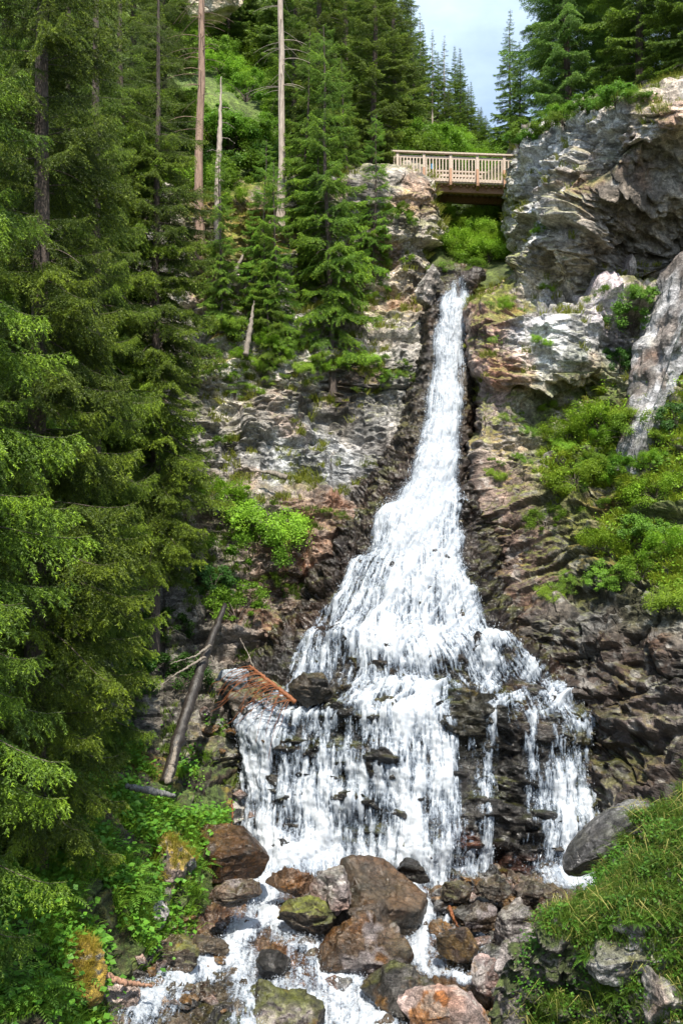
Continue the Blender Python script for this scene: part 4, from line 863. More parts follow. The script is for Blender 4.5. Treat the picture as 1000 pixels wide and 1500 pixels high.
for px, py, s in [(489, 535, .5), (470, 530, .4), (510, 528, .4), (415, 515, .4), (548, 440, .35), (440, 545, .45), (395, 490, .4), (345, 480, .5), (300, 370, .5)]:
    p, n = ground(px, py, ['left_cliff']); plant_bush('fine', p-Vector((0, .1, .1)), 'small bright bush rooted on a ledge high on the left cliff', 'small bushes on the left cliff ledges', s, rp.random()*6, tilt=(R(20), 0))
for i in range(16):
    px = rp.uniform(715, 800); py = rp.choice([330, 400, 440, 520, 600, 680])+rp.uniform(-20, 20)
    p, n = ground(px, py, ['right_cliff']); plant_bush(['herb', 'fine'][i % 2], p-Vector((0, -.1, .08)), 'small bright bush rooted in the right cliff beside the upper fall', 'small bushes on the right cliff ledges', rp.uniform(.2, .45), rp.random()*6, tilt=(R(20), 0))
for i in range(34):
    px = rp.uniform(800, 1000); py = 600+.5*(px-800)+rp.uniform(-45, 130)
    p, n = ground(px, py, ['right_cliff']); plant_bush(['fine', 'herb', 'a', 'fine'][i % 4], p-Vector((0, -.1, .1)), 'knee high sunlit bush among the herbs of the right slope', 'low bushes among the herbs of the right slope', rp.uniform(.3, .6), rp.random()*6, tilt=(R(20), 0))
for k, px, py, s, lab in [
    ('fine', 385, 775, 1.5, 'leafy light green bush under the grey rock wall'), ('a', 365, 835, 1.35, 'bush against the brown wet ledges left of the fall'), ('a', 350, 900, 1.1, 'bush above the orange dead branch'), ('fine', 330, 730, 1.1, 'bush beside the spruce boughs below the grey wall'), ('dark', 310, 860, .9, 'shaded bush above the fallen log'),
    ('herb', 490, 745, .5, 'small leafy plants on the ledge below the grey wall'), ('herb', 430, 790, .5, 'low plants on the brown ledge left of the fall'), ('a', 400, 850, .5, 'small bush at the edge of the brown wet ledges'), ('b', 330, 640, .5, 'small bush at the left end of the grey rock wall'), ('herb', 515, 770, .35, 'tiny plant beside the left edge of the fall'), ('dark', 270, 1000, .9, 'dark bush behind the fallen log'), ('dark', 200, 1010, 1.0, 'dark bush in the shade left of the fallen log'), ('dark', 230, 930, .9, 'dark bush under the spruces at the cliff foot')]:
    p, n = ground(px, py+8, ['left_cliff', 'left_bank']); plant_bush(k, p-Vector((0, -.05, .15)), lab, 'bushes below the left cliff', s, rp.random()*6, tilt=(R(15), 0))
for i in range(70):
    px = rp.uniform(262, 470); py = rp.uniform(20, 285)
    p, n = ground(px, py, ['hillside'], 9); plant_bush(['fine', 'a', 'b'][i % 3], p-Vector((0, 0, .2)), 'bright green bush on the open slope between the two bare trunks', 'bushes on the open slope', rp.uniform(.9, 1.7), rp.random()*6)
for i in range(26):
    px = rp.uniform(560, 745); py = rp.uniform(185, 262) if px < 690 else rp.uniform(225, 280)
    p, n = ground(px, py, ['hillside'], 9); 
    if px < 640 and 170 < py < 225 and i % 2: continue
    plant_bush(['fine', 'a', 'b'][i % 3], p-Vector((0, 0, .2)), 'green bush on the slope behind the bridge', 'bushes behind the bridge', rp.uniform(1.0, 1.9), rp.random()*6)
for i in range(30):
    px = rp.uniform(640, 728); py = rp.uniform(285, 396)
    p, n = ground(px, py, ['gorge_floor'], 12); plant_bush(['fine', 'fine', 'herb'][i % 3], p-Vector((0, 0, .1)), 'lush green bush filling the gorge under the bridge', 'bushes under the bridge', rp.uniform(.7, 1.15), rp.random()*6)
for i in range(14):
    px = rp.uniform(755, 985); p, n = ground(px, np.interp(px, [755, 830, 900, 1000], [212, 172, 152, 132]), ['right_cliff', 'right_plateau'], 6)
    plant_bush(['b', 'herb', 'a'][i % 3], p-Vector((0, -.2, .1)), 'low bush on the rim of the right cliff', 'bushes on the right cliff rim', rp.uniform(.4, .8), rp.random()*6)

# ------------------------------------------------------------------ grass, moss tufts and herbs, as masses nobody could count
YG0, YG1 = (.10, .14, .015), (.30, .30, .05)
P_, N_ = pick('left_cliff', lambda P, n, q: (n[:, 2] > .42) & (q[:, 0] > 280) & (q[:, 1] > 250) & (q[:, 1] < 740) & (fbm(P*.9, 401, 3) > .05))
grass_mass('grass', P_, N_, 26000, .28, .016, YG0, YG1, 31, 'yellow green grass tufts on the ledges of the left cliff', clump=26)
P_, N_ = pick('left_cliff', lambda P, n, q: (n[:, 2] > .3) & (q[:, 0] > 240) & (q[:, 0] < 470) & (q[:, 1] > 700) & (q[:, 1] < 1160) & (fbm(P*.9, 405, 3) > .1))
grass_mass('grass', P_, N_, 12000, .22, .015, (.05, .10, .012), (.16, .22, .03), 36, 'green grass on the wet ledges left of the fall', clump=22)
P_, N_ = pick('right_cliff', lambda P, n, q: (n[:, 2] > .38) & (q[:, 1] < 620) & (fbm(P*.9, 402, 3) > .12) & ~((q[:, 0] > 850) & (q[:, 1] < 380) & (q[:, 1] > 190)))
grass_mass('grass', P_, N_, 24000, .26, .016, YG0, YG1, 32, 'yellow green grass tufts on the ledges of the right cliff', clump=26)
P_, N_ = pick('right_cliff', lambda P, n, q: (q[:, 1] > 560) & (q[:, 1] < 905) & (q[:, 0] > 780+.3*np.abs(q[:, 1]-700)) & (fbm(P*.6, 403, 3) > -.3) & (q[:, 1] < 760+.55*(q[:, 0]-780)))
grass_mass('grass', P_, N_, 60000, .24, .016, (.11, .18, .014), (.36, .47, .04), 33, 'green grass covering the right slope', clump=18)
herb_mass('undergrowth', P_, N_, 22000, .075, .18, (.09, .18, .014), (.26, .42, .03), 43, 'leafy herbs covering the right slope')
P_, N_ = pick('left_bank', lambda P, n, q: (q[:, 0] > -60) & (q[:, 1] > 1060) & (q[:, 1] < 1520) & (n[:, 2] > .25) & (q[:, 0] < 330) & (fbm(P*.8, 411, 3) > -.28) & ~((q[:, 0] > 205) & (q[:, 1] < 1195) & (fbm(P*1.1, 412, 3) < .25)))
grass_mass('grass', P_, N_, 80000, .26, .010, (.06, .14, .012), (.22, .36, .03), 34, 'lush green grass on the left bank', clump=14)
herb_mass('undergrowth', P_, N_, 16000, .11, .34, (.045, .13, .014), (.15, .32, .03), 46, 'tall broad leaved herbs on the left bank', aspect=.8)
herb_mass('undergrowth', P_, N_, 20000, .06, .16, (.055, .15, .014), (.18, .36, .03), 44, 'leafy herbs on the left bank')
P_, N_ = pick('right_mound', lambda P, n, q: (n[:, 2] > .42) & (q[:, 0] > 700) & (q[:, 0] < 1080) & (q[:, 1] < 1370) | (n[:, 2] > .7) & (q[:, 0] > 760))
m_ = fbm(P_*1.3, 413, 3) > -.25; P2_, N2_ = P_[m_], N_[m_]
grass_mass('grass', P2_, N2_, 3500, .34, .009, (.22, .21, .05), (.42, .36, .12), 37, 'dry pale grass blades on the right mound', clump=9, bend=1.1)
grass_mass('grass', P2_, N2_, 66000, .24, .008, (.025, .065, .007), (.14, .21, .025), 35, 'dense green grass hanging over the right mound', clump=16, bend=.9)
herb_mass('undergrowth', P_, N_, 42000, .05, .14, (.024, .075, .009), (.11, .22, .022), 45, 'small leaved herbs on the right mound')

# ------------------------------------------------------------------ ferns
def fern_mesh(seed, n=10):
    r = np.random.default_rng(seed); A = Acc()
    for k in range(n):
        az = 6.283*(k+.6*r.random())/n; L_ = .45+.25*r.random(); t = np.linspace(0, 1, 16); up = .75+.3*r.random(); d = np.array([math.cos(az), math.sin(az), 0.])
        ax = d[None]*(L_*t**1.2)[:, None]+np.array([0, 0, 1])[None]*(L_*(up*t-.85*t**2.2))[:, None]; sd = np.array([-d[1], d[0], 0]); c = np.array([.05, .12, .012])+np.array([.1, .17, .02])*r.random()
        for i in range(2, 16):
            w = .15*L_*2*math.sin(min(1, (1-t[i])*1.5+.12)*1.5)*.62
            tg = unit(ax[i]-ax[i-1])
            for s in (-1, 1):
                p = ax[i]; e = p+sd*s*w+tg*w*.35-np.array([0, 0, .25*w]); h = tg*.014
                A.add([p-h, (p+e)/2-h*1.3, e, (p+e)/2+h*1.1], [[0, 1, 2, 3]], c*(.8+.4*r.random()))
        A.add(*[(lambda V, Q: (V, Q))(*tube(ax, np.linspace(.006, .002, 16), 3))][0], c*.8)
    return A.mesh('fern', LEAF)
FERN = [fern_mesh(71), fern_mesh(72, 8)]
for sfc, lab, grp, spots in [
    ('right_mound', 'green fern growing among the grass of the right mound', 'ferns on the right mound', [(rp.uniform(800, 1010), rp.uniform(1235, 1360)) for _ in range(16)]+[(rp.uniform(760, 1000), rp.uniform(1390, 1500)) for _ in range(10)]),
    ('left_bank', 'green fern growing on the left bank', 'ferns on the left bank', [(rp.uniform(60, 300), rp.uniform(1100, 1330)) for _ in range(20)]+[(rp.uniform(0, 130), rp.uniform(1380, 1495)) for _ in range(8)])]:
    for px, py in spots:
        p, n = ground(px, py, [sfc], 8); o = obj('fern', FERN[int(rp.integers(0, 2))]); o.location = p; s = rp.uniform(.6, 1.15)*(.45 if sfc == 'right_mound' else .9); o.scale = (s, s, s); o.rotation_euler = (0, 0, rp.random()*6.3)
        tag(o, lab, 'fern', grp)
p, n = ground(932, 618, ['right_cliff']); plant_bush('fine', p-Vector((0, .2, .2)), 'bright bush covering the foot of the grey leaning rib', 'bushes on the right slope', .9, 1.)
# ------------------------------------------------------------------ boulders
def boulder_mesh(seed, half, rot=(0, 0, 0), base=(.2, .17, .15), tints=(), moss=.25, lichen=.2, wet=.2, sub=6, sharp=13, flat=(1, 1, 1), mosscol=MOSS, contrast=1., rough=1., planes=None):
    bm = bmesh.new(); bmesh.ops.create_icosphere(bm, subdivisions=sub, radius=1.)
    D = np.array([v.co[:] for v in bm.verts], f32); Fc = np.array([[v.index for v in f.verts] for f in bm.faces]); bm.free()
    r = np.random.default_rng(seed); n = unit(r.normal(0, 1, (sharp, 3))); d = .55+.42*r.random(sharp)
    if planes: n = unit(np.array([p[:3] for p in planes], float)); d = np.array([p[3] for p in planes])
    q = D@n.T; rr = np.where(q > .05, d/np.maximum(q, .05), 9.); k = 60.
    rad = -np.log(np.exp(-k*np.minimum(rr, 3)).sum(1)+math.exp(-k*1.15))/k
    P = (D*rad[:, None]); P = P/np.abs(P).max(0)*np.asarray(half, f32)
    P = P.astype(f32); s = float(np.mean(half)); off = f32(seed*3.7)
    E = np.array(Euler(rot).to_matrix(), f32)
    nn = unit(P/np.asarray(half, f32)**2)
    h1, i1, g1 = facets(P*np.asarray(flat, f32)/(s*.55)+off, seed, 24.); h2, i2, g2 = facets(P*np.asarray(flat, f32)/(s*.2)+off, seed+1, 14.)
    so, band, _ = strata(P+off, (.1, .15, 1), max(.08, s*.25), seed+2, .3, .4)
    dd = rough*(s*.11*h1+s*.05*h2+s*.03*so+s*.02*fbm(P*3/s+off, seed+3, 4))-s*.02*(1-sstep(0, .08, g1))
    P = ((P+nn*dd[:, None])@E.T).astype(f32)
    fn = np.cross(P[Fc[:, 1]]-P[Fc[:, 0]], P[Fc[:, 2]]-P[Fc[:, 0]]); Nn = np.zeros_like(P)
    for k_ in range(3): np.add.at(Nn, Fc[:, k_], fn)
    Nn = unit(Nn).astype(f32)
    c = np.tile(np.asarray(base, f32), (len(P), 1))
    for j, (tc, th) in enumerate(tints):
        c = mixc(c, tc, sstep(th, th+.35, fbm(P*1.4/s+off+3*j, seed+31+j, 4)))
    w = np.clip(wet+(.2 if wet > .25 else 0)+.3*fbm(P*1.5/s+off, seed+41, 3), 0, 1)
    if wet > .25: c = c*f32(.72)
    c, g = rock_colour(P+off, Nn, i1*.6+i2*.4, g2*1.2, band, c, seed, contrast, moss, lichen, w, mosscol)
    return P, Fc, c, w*(1-g)
def boulder(name, loc, label, seed, half, group=None, cat='boulder', **k):
    P, Fc, c, w = boulder_mesh(seed, half, **k)
    o = obj(name, mesh_np(name, P, Fc, ROCK, c, {'wet': w}, False)); o.location = loc
    return tag(o, label, cat, group)
BRN = (.065, .045, .03); DRK = (.036, .031, .027); LIL = (.21, .175, .17); GRY = (.21, .20, .20); RUST = (.105, .047, .014)
BG = 'boulders in the stream below the fall'
def px_boulder(px, py, hw, hh, Y, label, seed, depth=None, sink=.25, **k):
    """boulder whose visible middle is at the pixel; half sizes in photo pixels"""
    hw, hh = (hw*.94, hh*.94) if k.get('group') == BG else (hw, hh); a = hw/F*Y; b = hh*(.9 if k.get('group') == BG else 1.)/F*Y/math.cos(math.atan((py-750)/F)); c = depth or (a+b)/2
    return boulder(k.pop('name', 'boulder'), at(px, py+hh*sink*.4, Y+c*.35), label, seed, (a*1.04, c, b*1.08), **k)
px_boulder(550, 1314, 84, 60, 19.9, 'large dark brown slanting boulder in the middle of the stream', 501, base=(.085, .058, .038), tints=[((.05, .04, .03), .1)], moss=.02, lichen=.02, wet=.4, rough=.45, group=BG, contrast=.6, planes=[(.42, -.45, .8, .42), (-.75, -.5, .35, .62), (.95, -.3, -.1, .85), (0, 1, .3, .8), (0, 0, -1, .8), (.3, -.95, -.2, .62), (-.9, .2, .1, .8), (-.3, -.9, .1, .7), (.75, .3, .6, .8)])
px_boulder(492, 1308, 38, 42, 19.5, 'grey crinkled boulder leaning on the large slanting brown boulder', 502, base=LIL, tints=[((.1, .08, .06), .25)], rot=(0, R(-14), R(10)), moss=.08, lichen=.3, wet=.3, group=BG)
px_boulder(525, 1388, 78, 48, 18.5, 'rust and grey boulder below the large slanting brown boulder', 503, base=(.085, .05, .026), tints=[(LIL, .12), (RUST, .35)], moss=.03, lichen=.05, wet=.6, group=BG)
px_boulder(332, 1246, 62, 38, 20.4, 'smooth rust brown boulder at the left foot of the fall', 504, base=(.10, .046, .014), tints=[((.08, .055, .04), .3)], moss=.03, lichen=.02, wet=.6, rough=.45, group=BG, contrast=.6, planes=[(.12, -.4, .9, .42), (-.8, -.4, .3, .7), (.8, -.5, .1, .8), (0, 1, .3, .8), (0, 0, -1, .8), (.5, -.85, -.25, .62), (-.5, -.85, -.1, .68), (.75, .1, .6, .78)])
px_boulder(268, 1198, 45, 26, 21.6, 'flat greyish brown slab above the rust brown boulder', 505, base=(.2, .155, .13), tints=[((.2, .11, .03), .3)], moss=.35, lichen=.2, wet=.1, group=BG)
ob6 = px_boulder(244, 1272, 38, 54, 19.4, 'upright grey boulder with orange moss on its left side', 506, base=GRY, tints=[((.07, .06, .05), .15)], rot=(0, R(12), 0), moss=.5, lichen=.2, mosscol=(.24, .17, .025), group=BG)
px_boulder(228, 1338, 27, 29, 18.5, 'rounded light grey boulder under the upright mossy one', 507, base=(.27, .25, .25), tints=[((.14, .12, .12), .2)], moss=.05, lichen=.4, wet=.1, group=BG)
ob8 = px_boulder(117, 1412, 58, 58, 14.8, 'boulder covered in orange moss and grass on the left bank', 508, base=(.2, .18, .15), tints=[((.2, .11, .018), .0)], moss=.75, mosscol=(.17, .115, .016), lichen=.1, wet=0, group=BG)
px_boulder(172, 1458, 32, 30, 15.4, 'grey brown slab below the orange mossy boulder', 509, base=(.22, .17, .15), rot=(0, R(-25), 0), moss=.1, lichen=.15, wet=.2, group=BG)
px_boulder(345, 1308, 42, 22, 19.2, 'flat dark wet boulder under the rust brown boulder', 510, base=(.09, .06, .04), tints=[(LIL, .35)], moss=.12, wet=.6, lichen=.05, group=BG)
px_boulder(452, 1006, 36, 23, 23.8, 'dark blocky boulder on the ledge beside the orange dead branch', 511, base=(.075, .06, .045), moss=.12, wet=.6, lichen=.02, group='dark boulders on the ledge of the fall')
px_boulder(425, 1290, 36, 22, 20.4, 'flat orange topped boulder left of the grey crinkled one', 512, base=(.10, .06, .035), tints=[(RUST, .25)], moss=.05, wet=.6, lichen=.05, group=BG)
px_boulder(448, 1338, 42, 30, 19.2, 'dark mossy boulder under the orange topped one', 513, base=(.05, .04, .028), moss=.3, wet=.6, lichen=.03, group=BG)
px_boulder(412, 1482, 64, 46, 16.5, 'dark mossy boulder splitting the stream at the bottom edge', 514, base=(.05, .04, .03), tints=[(LIL, .25), (RUST, .5)], moss=.2, wet=.5, lichen=.05, group=BG)
px_boulder(398, 1412, 30, 24, 17.9, 'small dark boulder in the middle of the lower cascade', 515, base=DRK, moss=.15, wet=.7, lichen=.02, group=BG)
px_boulder(592, 1452, 70, 36, 17.0, 'low dark wet boulder right of the lower cascade', 516, base=(.06, .052, .045), tints=[((.18, .09, .02), .35)], moss=.15, wet=.8, lichen=.02, group=BG)
px_boulder(670, 1380, 32, 27, 18.3, 'squarish brown boulder right of the narrow chute', 517, base=(.14, .085, .03), tints=[((.08, .05, .035), .2)], moss=.03, wet=.5, lichen=.02, sharp=7, rough=.5, group=BG)
px_boulder(601, 1274, 28, 17, 20.9, 'dark wet boulder at the top of the narrow chute', 518, base=DRK, moss=.05, wet=.8, lichen=.02, group=BG)
px_boulder(655, 1488, 78, 44, 16.3, 'broad pinkish grey boulder at the bottom edge', 519, base=(.24, .18, .165), tints=[((.2, .09, .03), .3)], moss=.02, wet=.25, lichen=.3, group=BG)
px_boulder(712, 1425, 26, 28, 16.9, 'pinkish lumpy boulder beside the right mound', 520, base=(.25, .195, .19), tints=[((.2, .1, .04), .3)], moss=.02, wet=.3, lichen=.3, group=BG)
px_boulder(786, 1310, 40, 22, 19.8, 'dark brown flat slab at the right foot of the fall', 521, base=(.085, .06, .045), moss=.05, wet=.5, lichen=.05, group=BG)
px_boulder(752, 1352, 42, 36, 18.6, 'layered grey boulder above the pinkish lumpy one', 522, base=(.24, .21, .2), tints=[((.09, .06, .04), .1)], moss=.05, wet=.5, lichen=.2, group=BG)
px_boulder(703, 1345, 26, 26, 19.0, 'brown boulder between the chute and the layered grey one', 523, base=BRN, tints=[(LIL, .3)], moss=.08, wet=.5, lichen=.1, group=BG)
px_boulder(728, 1300, 30, 22, 20.0, 'brown rubble boulder under the dark wet face of the fall', 524, base=BRN, tints=[((.3, .26, .24), .35)], moss=.05, wet=.5, lichen=.1, group=BG)
px_boulder(665, 1300, 26, 20, 20.4, 'brown boulder right of the top of the narrow chute', 525, base=BRN, moss=.1, wet=.5, lichen=.05, group=BG)
px_boulder(250, 1395, 46, 26, 17.6, 'flat wet brown boulder at the left edge of the lower cascade', 526, base=(.1, .07, .045), tints=[((.2, .1, .03), .3)], moss=.25, wet=.6, lichen=.05, group=BG)
px_boulder(300, 1385, 36, 18, 18.4, 'mossy flat boulder beside the lower cascade', 527, base=(.1, .075, .05), moss=.4, wet=.4, lichen=.05, group=BG)
px_boulder(288, 1490, 70, 24, 16.1, 'dark submerged boulder at the bottom of the left cascade', 528, base=DRK, moss=.12, wet=.9, lichen=.0, group=BG)
px_boulder(540, 1345, 40, 22, 19.2, 'dark wedge of rock under the large slanting boulder', 529, base=(.075, .055, .04), moss=.2, wet=.5, lichen=.02, group=BG)
px_boulder(632, 425, 24, 34, 33.4, 'grey wedged boulder at the lip left of the falling water', 531, base=(.22, .19, .17), tints=[((.08, .07, .06), .1)], rot=(0, R(10), 0), moss=.02, wet=.1, lichen=.25, sub=5)
px_boulder(385, 1022, 46, 32, 24.5, 'dark ledge boulder behind the orange dead branch', 532, base=(.13, .105, .085), tints=[(GRY, .3)], moss=.3, wet=.4, lichen=.1, group='dark boulders on the ledge of the fall')
px_boulder(338, 992, 26, 18, 24.6, 'bluish grey stone at the tip of the orange dead branch', 533, base=(.2, .22, .25), moss=.02, wet=.2, lichen=.2, sub=5, group='dark boulders on the ledge of the fall')
px_boulder(898, 1222, 84, 27, 16.0, 'smooth dark grey boulder behind the grassy mound', 534, base=(.13, .125, .13), rot=(0, R(-36), 0), moss=.03, wet=.35, lichen=.15, sharp=8, rough=.5)
px_boulder(782, 1398, 58, 44, 13.9, 'purplish grey jagged boulder at the left end of the grassy mound', 535, base=(.19, .165, .16), tints=[((.07, .06, .055), .1)], rot=(0, R(-28), 0), moss=.2, wet=.15, lichen=.15)
px_boulder(768, 1470, 50, 48, 13.6, 'dark jagged boulder under the purplish grey one', 536, base=(.12, .10, .095), moss=.1, wet=.2, lichen=.1)
px_boulder(912, 1402, 52, 30, 12.6, 'grey boulder in the face of the grassy mound', 537, base=(.24, .23, .23), tints=[((.09, .085, .08), .15)], moss=.25, wet=.1, lichen=.25)
px_boulder(965, 1455, 44, 34, 12.3, 'shaded grey boulder at the lower right corner', 538, base=(.16, .15, .145), moss=.15, wet=.1, lichen=.15)
px_boulder(962, 520, 26, 170, 28.4, 'tall grey leaning rib of rock at the right edge', 539, depth=1.4, base=(.25, .245, .255), tints=[((.13, .11, .1), .2)], rot=(R(-6), R(19), 0), moss=.1, wet=.25, lichen=.15, flat=(1, 1, .8), planes=[(-.9, -.4, .05, .6), (.35, -.95, 0, .6), (.9, .2, 0, .7), (0, 1, 0, .8), (.1, 0, 1, .93), (0, 0, -1, .95), (-.5, -.8, .1, .62)], sub=6, cat='rock rib', name='rock_rib')
px_boulder(306, 6, 46, 26, 58, 'tan rock outcrop high on the slope at the top edge', 541, base=(.42, .35, .26), moss=.05, lichen=.3, wet=0, sub=5, cat='rock outcrop', name='rock_outcrop')
px_boulder(345, 190, 16, 20, 47, 'small grey rock outcrop among the bushes on the open slope', 542, base=GRY, moss=.05, lichen=.3, wet=0, sub=4, cat='rock outcrop', name='rock_outcrop')
px_boulder(776, 214, 20, 24, 34.6, 'grey block at the right end of the bridge', 543, base=(.24, .24, .25), moss=.15, lichen=.3, wet=0, sub=5)
def tufts_on(o, n, hgt, wid, c0, c1, seed, label, cond):
    V = np.zeros(len(o.data.vertices)*3, f32); o.data.vertices.foreach_get('co', V); Nn = np.zeros_like(V); o.data.vertices.foreach_get('normal', Nn); V = V.reshape(-1, 3); Nn = Nn.reshape(-1, 3)
    m = cond(V, Nn); grass_mass('grass', V[m]+np.array(o.location, f32), Nn[m], n, hgt, wid, c0, c1, seed, label, clump=12)
tufts_on(ob8, 5000, .14, .007, (.18, .16, .02), (.42, .27, .05), 61, 'orange and yellow moss grass on the boulder of the left bank', lambda V, N_: (N_[:, 2] > .0) & (V[:, 0] < .25))
tufts_on(ob6, 3000, .16, .009, (.16, .17, .02), (.38, .30, .05), 62, 'yellow grass hanging from the upright boulder', lambda V, N_: (N_[:, 2] > .35) | (N_[:, 0] < -.5))
# stones wedged between them
rb = np.random.default_rng(8)
stones = [boulder_mesh(900+j, (1, .9, .72), base=b, tints=t, moss=.06, lichen=.15, wet=.45, sub=4, sharp=9) for j, (b, t) in enumerate([(BRN, [(LIL, .3)]), (LIL, [(BRN, .1)]), (DRK, []), ((.15, .075, .02), [(DRK, .2)]), (GRY, [(BRN, .2)])])]
SN_ = ['brown', 'pinkish grey', 'dark wet', 'rust coloured', 'light grey']
smesh = [mesh_np('stone', P, Fc, ROCK, c, {'wet': w}) for P, Fc, c, w in stones]
def scatter_stones(n, fx, fy, s0, s1, names, where, tol=6):
    for i in range(n):
        px, py = fx(), fy(); p, nn = ground(px, py, names, tol); k = int(rb.integers(0, 5)); s = rb.uniform(s0, s1)
        o = obj('stone', smesh[k]); o.location = p; o.rotation_euler = (rb.normal(0, .3), rb.normal(0, .3), rb.random()*6.3); o.scale = (s, s*rb.uniform(.7, 1.1), s*rb.uniform(.6, 1.))
        tag(o, 'small %s stone lying %s' % (SN_[k], where), 'stone', 'small %s stones %s' % (SN_[k], where))
scatter_stones(120, lambda: rb.uniform(640, 800), lambda: rb.uniform(1278, 1400), .08, .34, ['stream_bed'], 'in the rubble right of the narrow chute')
scatter_stones(60, lambda: rb.uniform(430, 600), lambda: rb.uniform(1270, 1440), .08, .28, ['stream_bed'], 'between the mid stream boulders')
scatter_stones(45, lambda: rb.uniform(190, 340), lambda: rb.uniform(1340, 1480), .06, .22, ['stream_bed', 'left_bank'], 'along the left edge of the stream')
scatter_stones(22, lambda: rb.uniform(270, 400), lambda: rb.uniform(960, 1200), .08, .26, ['left_cliff', 'waterfall_bed'], 'on the ledges left of the lower fall')

# ------------------------------------------------------------------ wood
def stem_mesh(name, pts, rad, mat, n=10, seed=0, ends=True):
    r = np.random.default_rng(seed); pts = np.array([list(p) for p in pts], float)
    t = np.linspace(0, 1, 40); k = np.linspace(0, 1, len(pts)); q = np.stack([np.interp(t, k, pts[:, j]) for j in range(3)], 1); rr = np.interp(t, np.linspace(0, 1, len(rad)), rad)*(1+.08*r.normal(0, 1, 40))
    q += r.normal(0, .008, q.shape); V, Q = tube(q, rr, n); V = V+r.normal(0, .004, V.shape)
    if ends:
        o = len(V); V = np.concatenate([V, q[:1]-unit(q[1:2]-q[:1])*.02, q[-1:]+unit(q[-1:]-q[-2:-1])*.02]); i = np.arange(n); j = np.roll(i, -1); b = (39*n)
        Q = np.concatenate([Q, np.stack([j, i, np.full(n, o), np.full(n, o)], 1), np.stack([b+i, b+j, np.full(n, o+1), np.full(n, o+1)], 1)])
    me = bpy.data.meshes.new(name); me.from_pydata([tuple(v) for v in V], [], [tuple(dict.fromkeys(int(x) for x in f)) for f in Q]); me.update(); me.materials.append(mat)
    me.polygons.foreach_set('use_smooth', np.ones(len(me.polygons), bool))
    return me
g0 = ground(240, 1150, ['left_bank', 'left_cliff'])[0]
lg = thing('fallen_log', 'dark wet fallen log leaning against the left cliff', 'log', at(241, 1148, 20.6))
def rel(p, o=lg): return Vector(p)-o.location
obj('bark', stem_mesh('bark', [rel(at(243, 1146, 20.6)), rel(at(268, 1060, 21.6)), rel(at(297, 970, 22.8)), rel(at(330, 885, 24.2))], [.135, .13, .11, .06], LOGWOOD, 14, 3), lg)
obj('bare_wood', stem_mesh('bare_wood', [rel(at(246, 1147, 20.45)), rel(at(254, 1112, 20.86)), rel(at(261, 1075, 21.3))], [.07, .055, .01], DEADWOOD, 8, 4), lg)
for a, b, c in [((300, 962, 22.6), (262, 985, 22.2), (225, 1012, 21.8)), ((308, 945, 22.9), (285, 962, 22.4), (250, 972, 22))]:
    obj('broken_limb', stem_mesh('broken_limb', [rel(at(*a)), rel(at(*b)), rel(at(*c))], [.035, .02, .006], DEADWOOD, 6, 5), lg)
o = obj('plank', stem_mesh('plank', [at(186, 1152, 19.6), at(222, 1158, 19.6), at(256, 1166, 19.8)], [.05, .075, .04], wood_material('grey_driftwood', (.06, .06, .06), (.2, .2, .2)), 8, 6)); o.name = 'driftwood'
tag(o, 'short grey piece of driftwood at the foot of the fallen log', 'driftwood')
br = thing('dead_branch', 'rust orange dead conifer branch lying on the ledge beside the lower fall', 'branch', at(432, 1030, 23.2))
r_ = np.random.default_rng(3)
obj('stem', stem_mesh('stem', [rel(at(432, 1028, 23.2), br), rel(at(405, 1006, 23.4), br), rel(at(366, 975, 23.6), br)], [.06, .05, .03], ORANGE, 8, 7), br)
tw = Acc()
for k in range(34):
    u = r_.random()**.8; a = np.array(rel(at(432-66*u, 1028-53*u, 23.2+.4*u), br)); side = r_.random(); l = .35+.9*r_.random()*(1-.3*u)
    d = np.array([-.8-.5*r_.random(), -.5*r_.random(), -.1+.45*r_.random()]) if side < .8 else np.array([-.3, -.3, -.3])
    q = np.array([a+d*l*s+np.array([-.1*l*s, 0, -1.0*l*s*s*(.6+r_.random()*.3)]) for s in np.linspace(0, 1, 7)]); tw.add(*tube(q, np.linspace(.011, .004, 7), 5))
obj('twigs', tw.mesh('twigs', ORANGE), br)
o = obj('twig', stem_mesh('twig', [at(404, 1050, 23), at(413, 1030, 23.2), at(418, 1012, 23.3)], [.008, .012, .008], DEADWOOD, 5, 8)); o.name = 'dead_stick'; tag(o, 'thin pale stick standing up at the ledge by the orange dead branch', 'stick')
o = obj('dead_stick', stem_mesh('dead_stick', [at(352, 935, 24.2), at(364, 960, 24), at(375, 985, 23.8)], [.008, .014, .02], DEADWOOD, 5, 9)); tag(o, 'thin grey stick leaning above the orange dead branch', 'stick')
o = obj('dead_stick', stem_mesh('dead_stick', [at(340, 1172, 22), at(341, 1195, 21.8), at(339, 1214, 21.6)], [.02, .022, .014], ORANGE, 6, 10)); tag(o, 'short rust red stick at the left edge of the lower fall', 'stick')
o = obj('dead_stick', stem_mesh('dead_stick', [at(658, 1328, 18.6), at(664, 1345, 18.4), at(670, 1358, 18.4)], [.03, .028, .012], ORANGE, 6, 11)); tag(o, 'bright orange broken stick among the rubble right of the narrow chute', 'stick')
o = obj('driftwood', stem_mesh('driftwood', [at(152, 1428, 15), at(185, 1440, 15.2), at(222, 1444, 15.6)], [.05, .045, .02], wood_material('brown_driftwood', (.2, .1, .06), (.42, .24, .16)), 7, 12)); tag(o, 'brown driftwood branch beside the orange mossy boulder', 'driftwood')
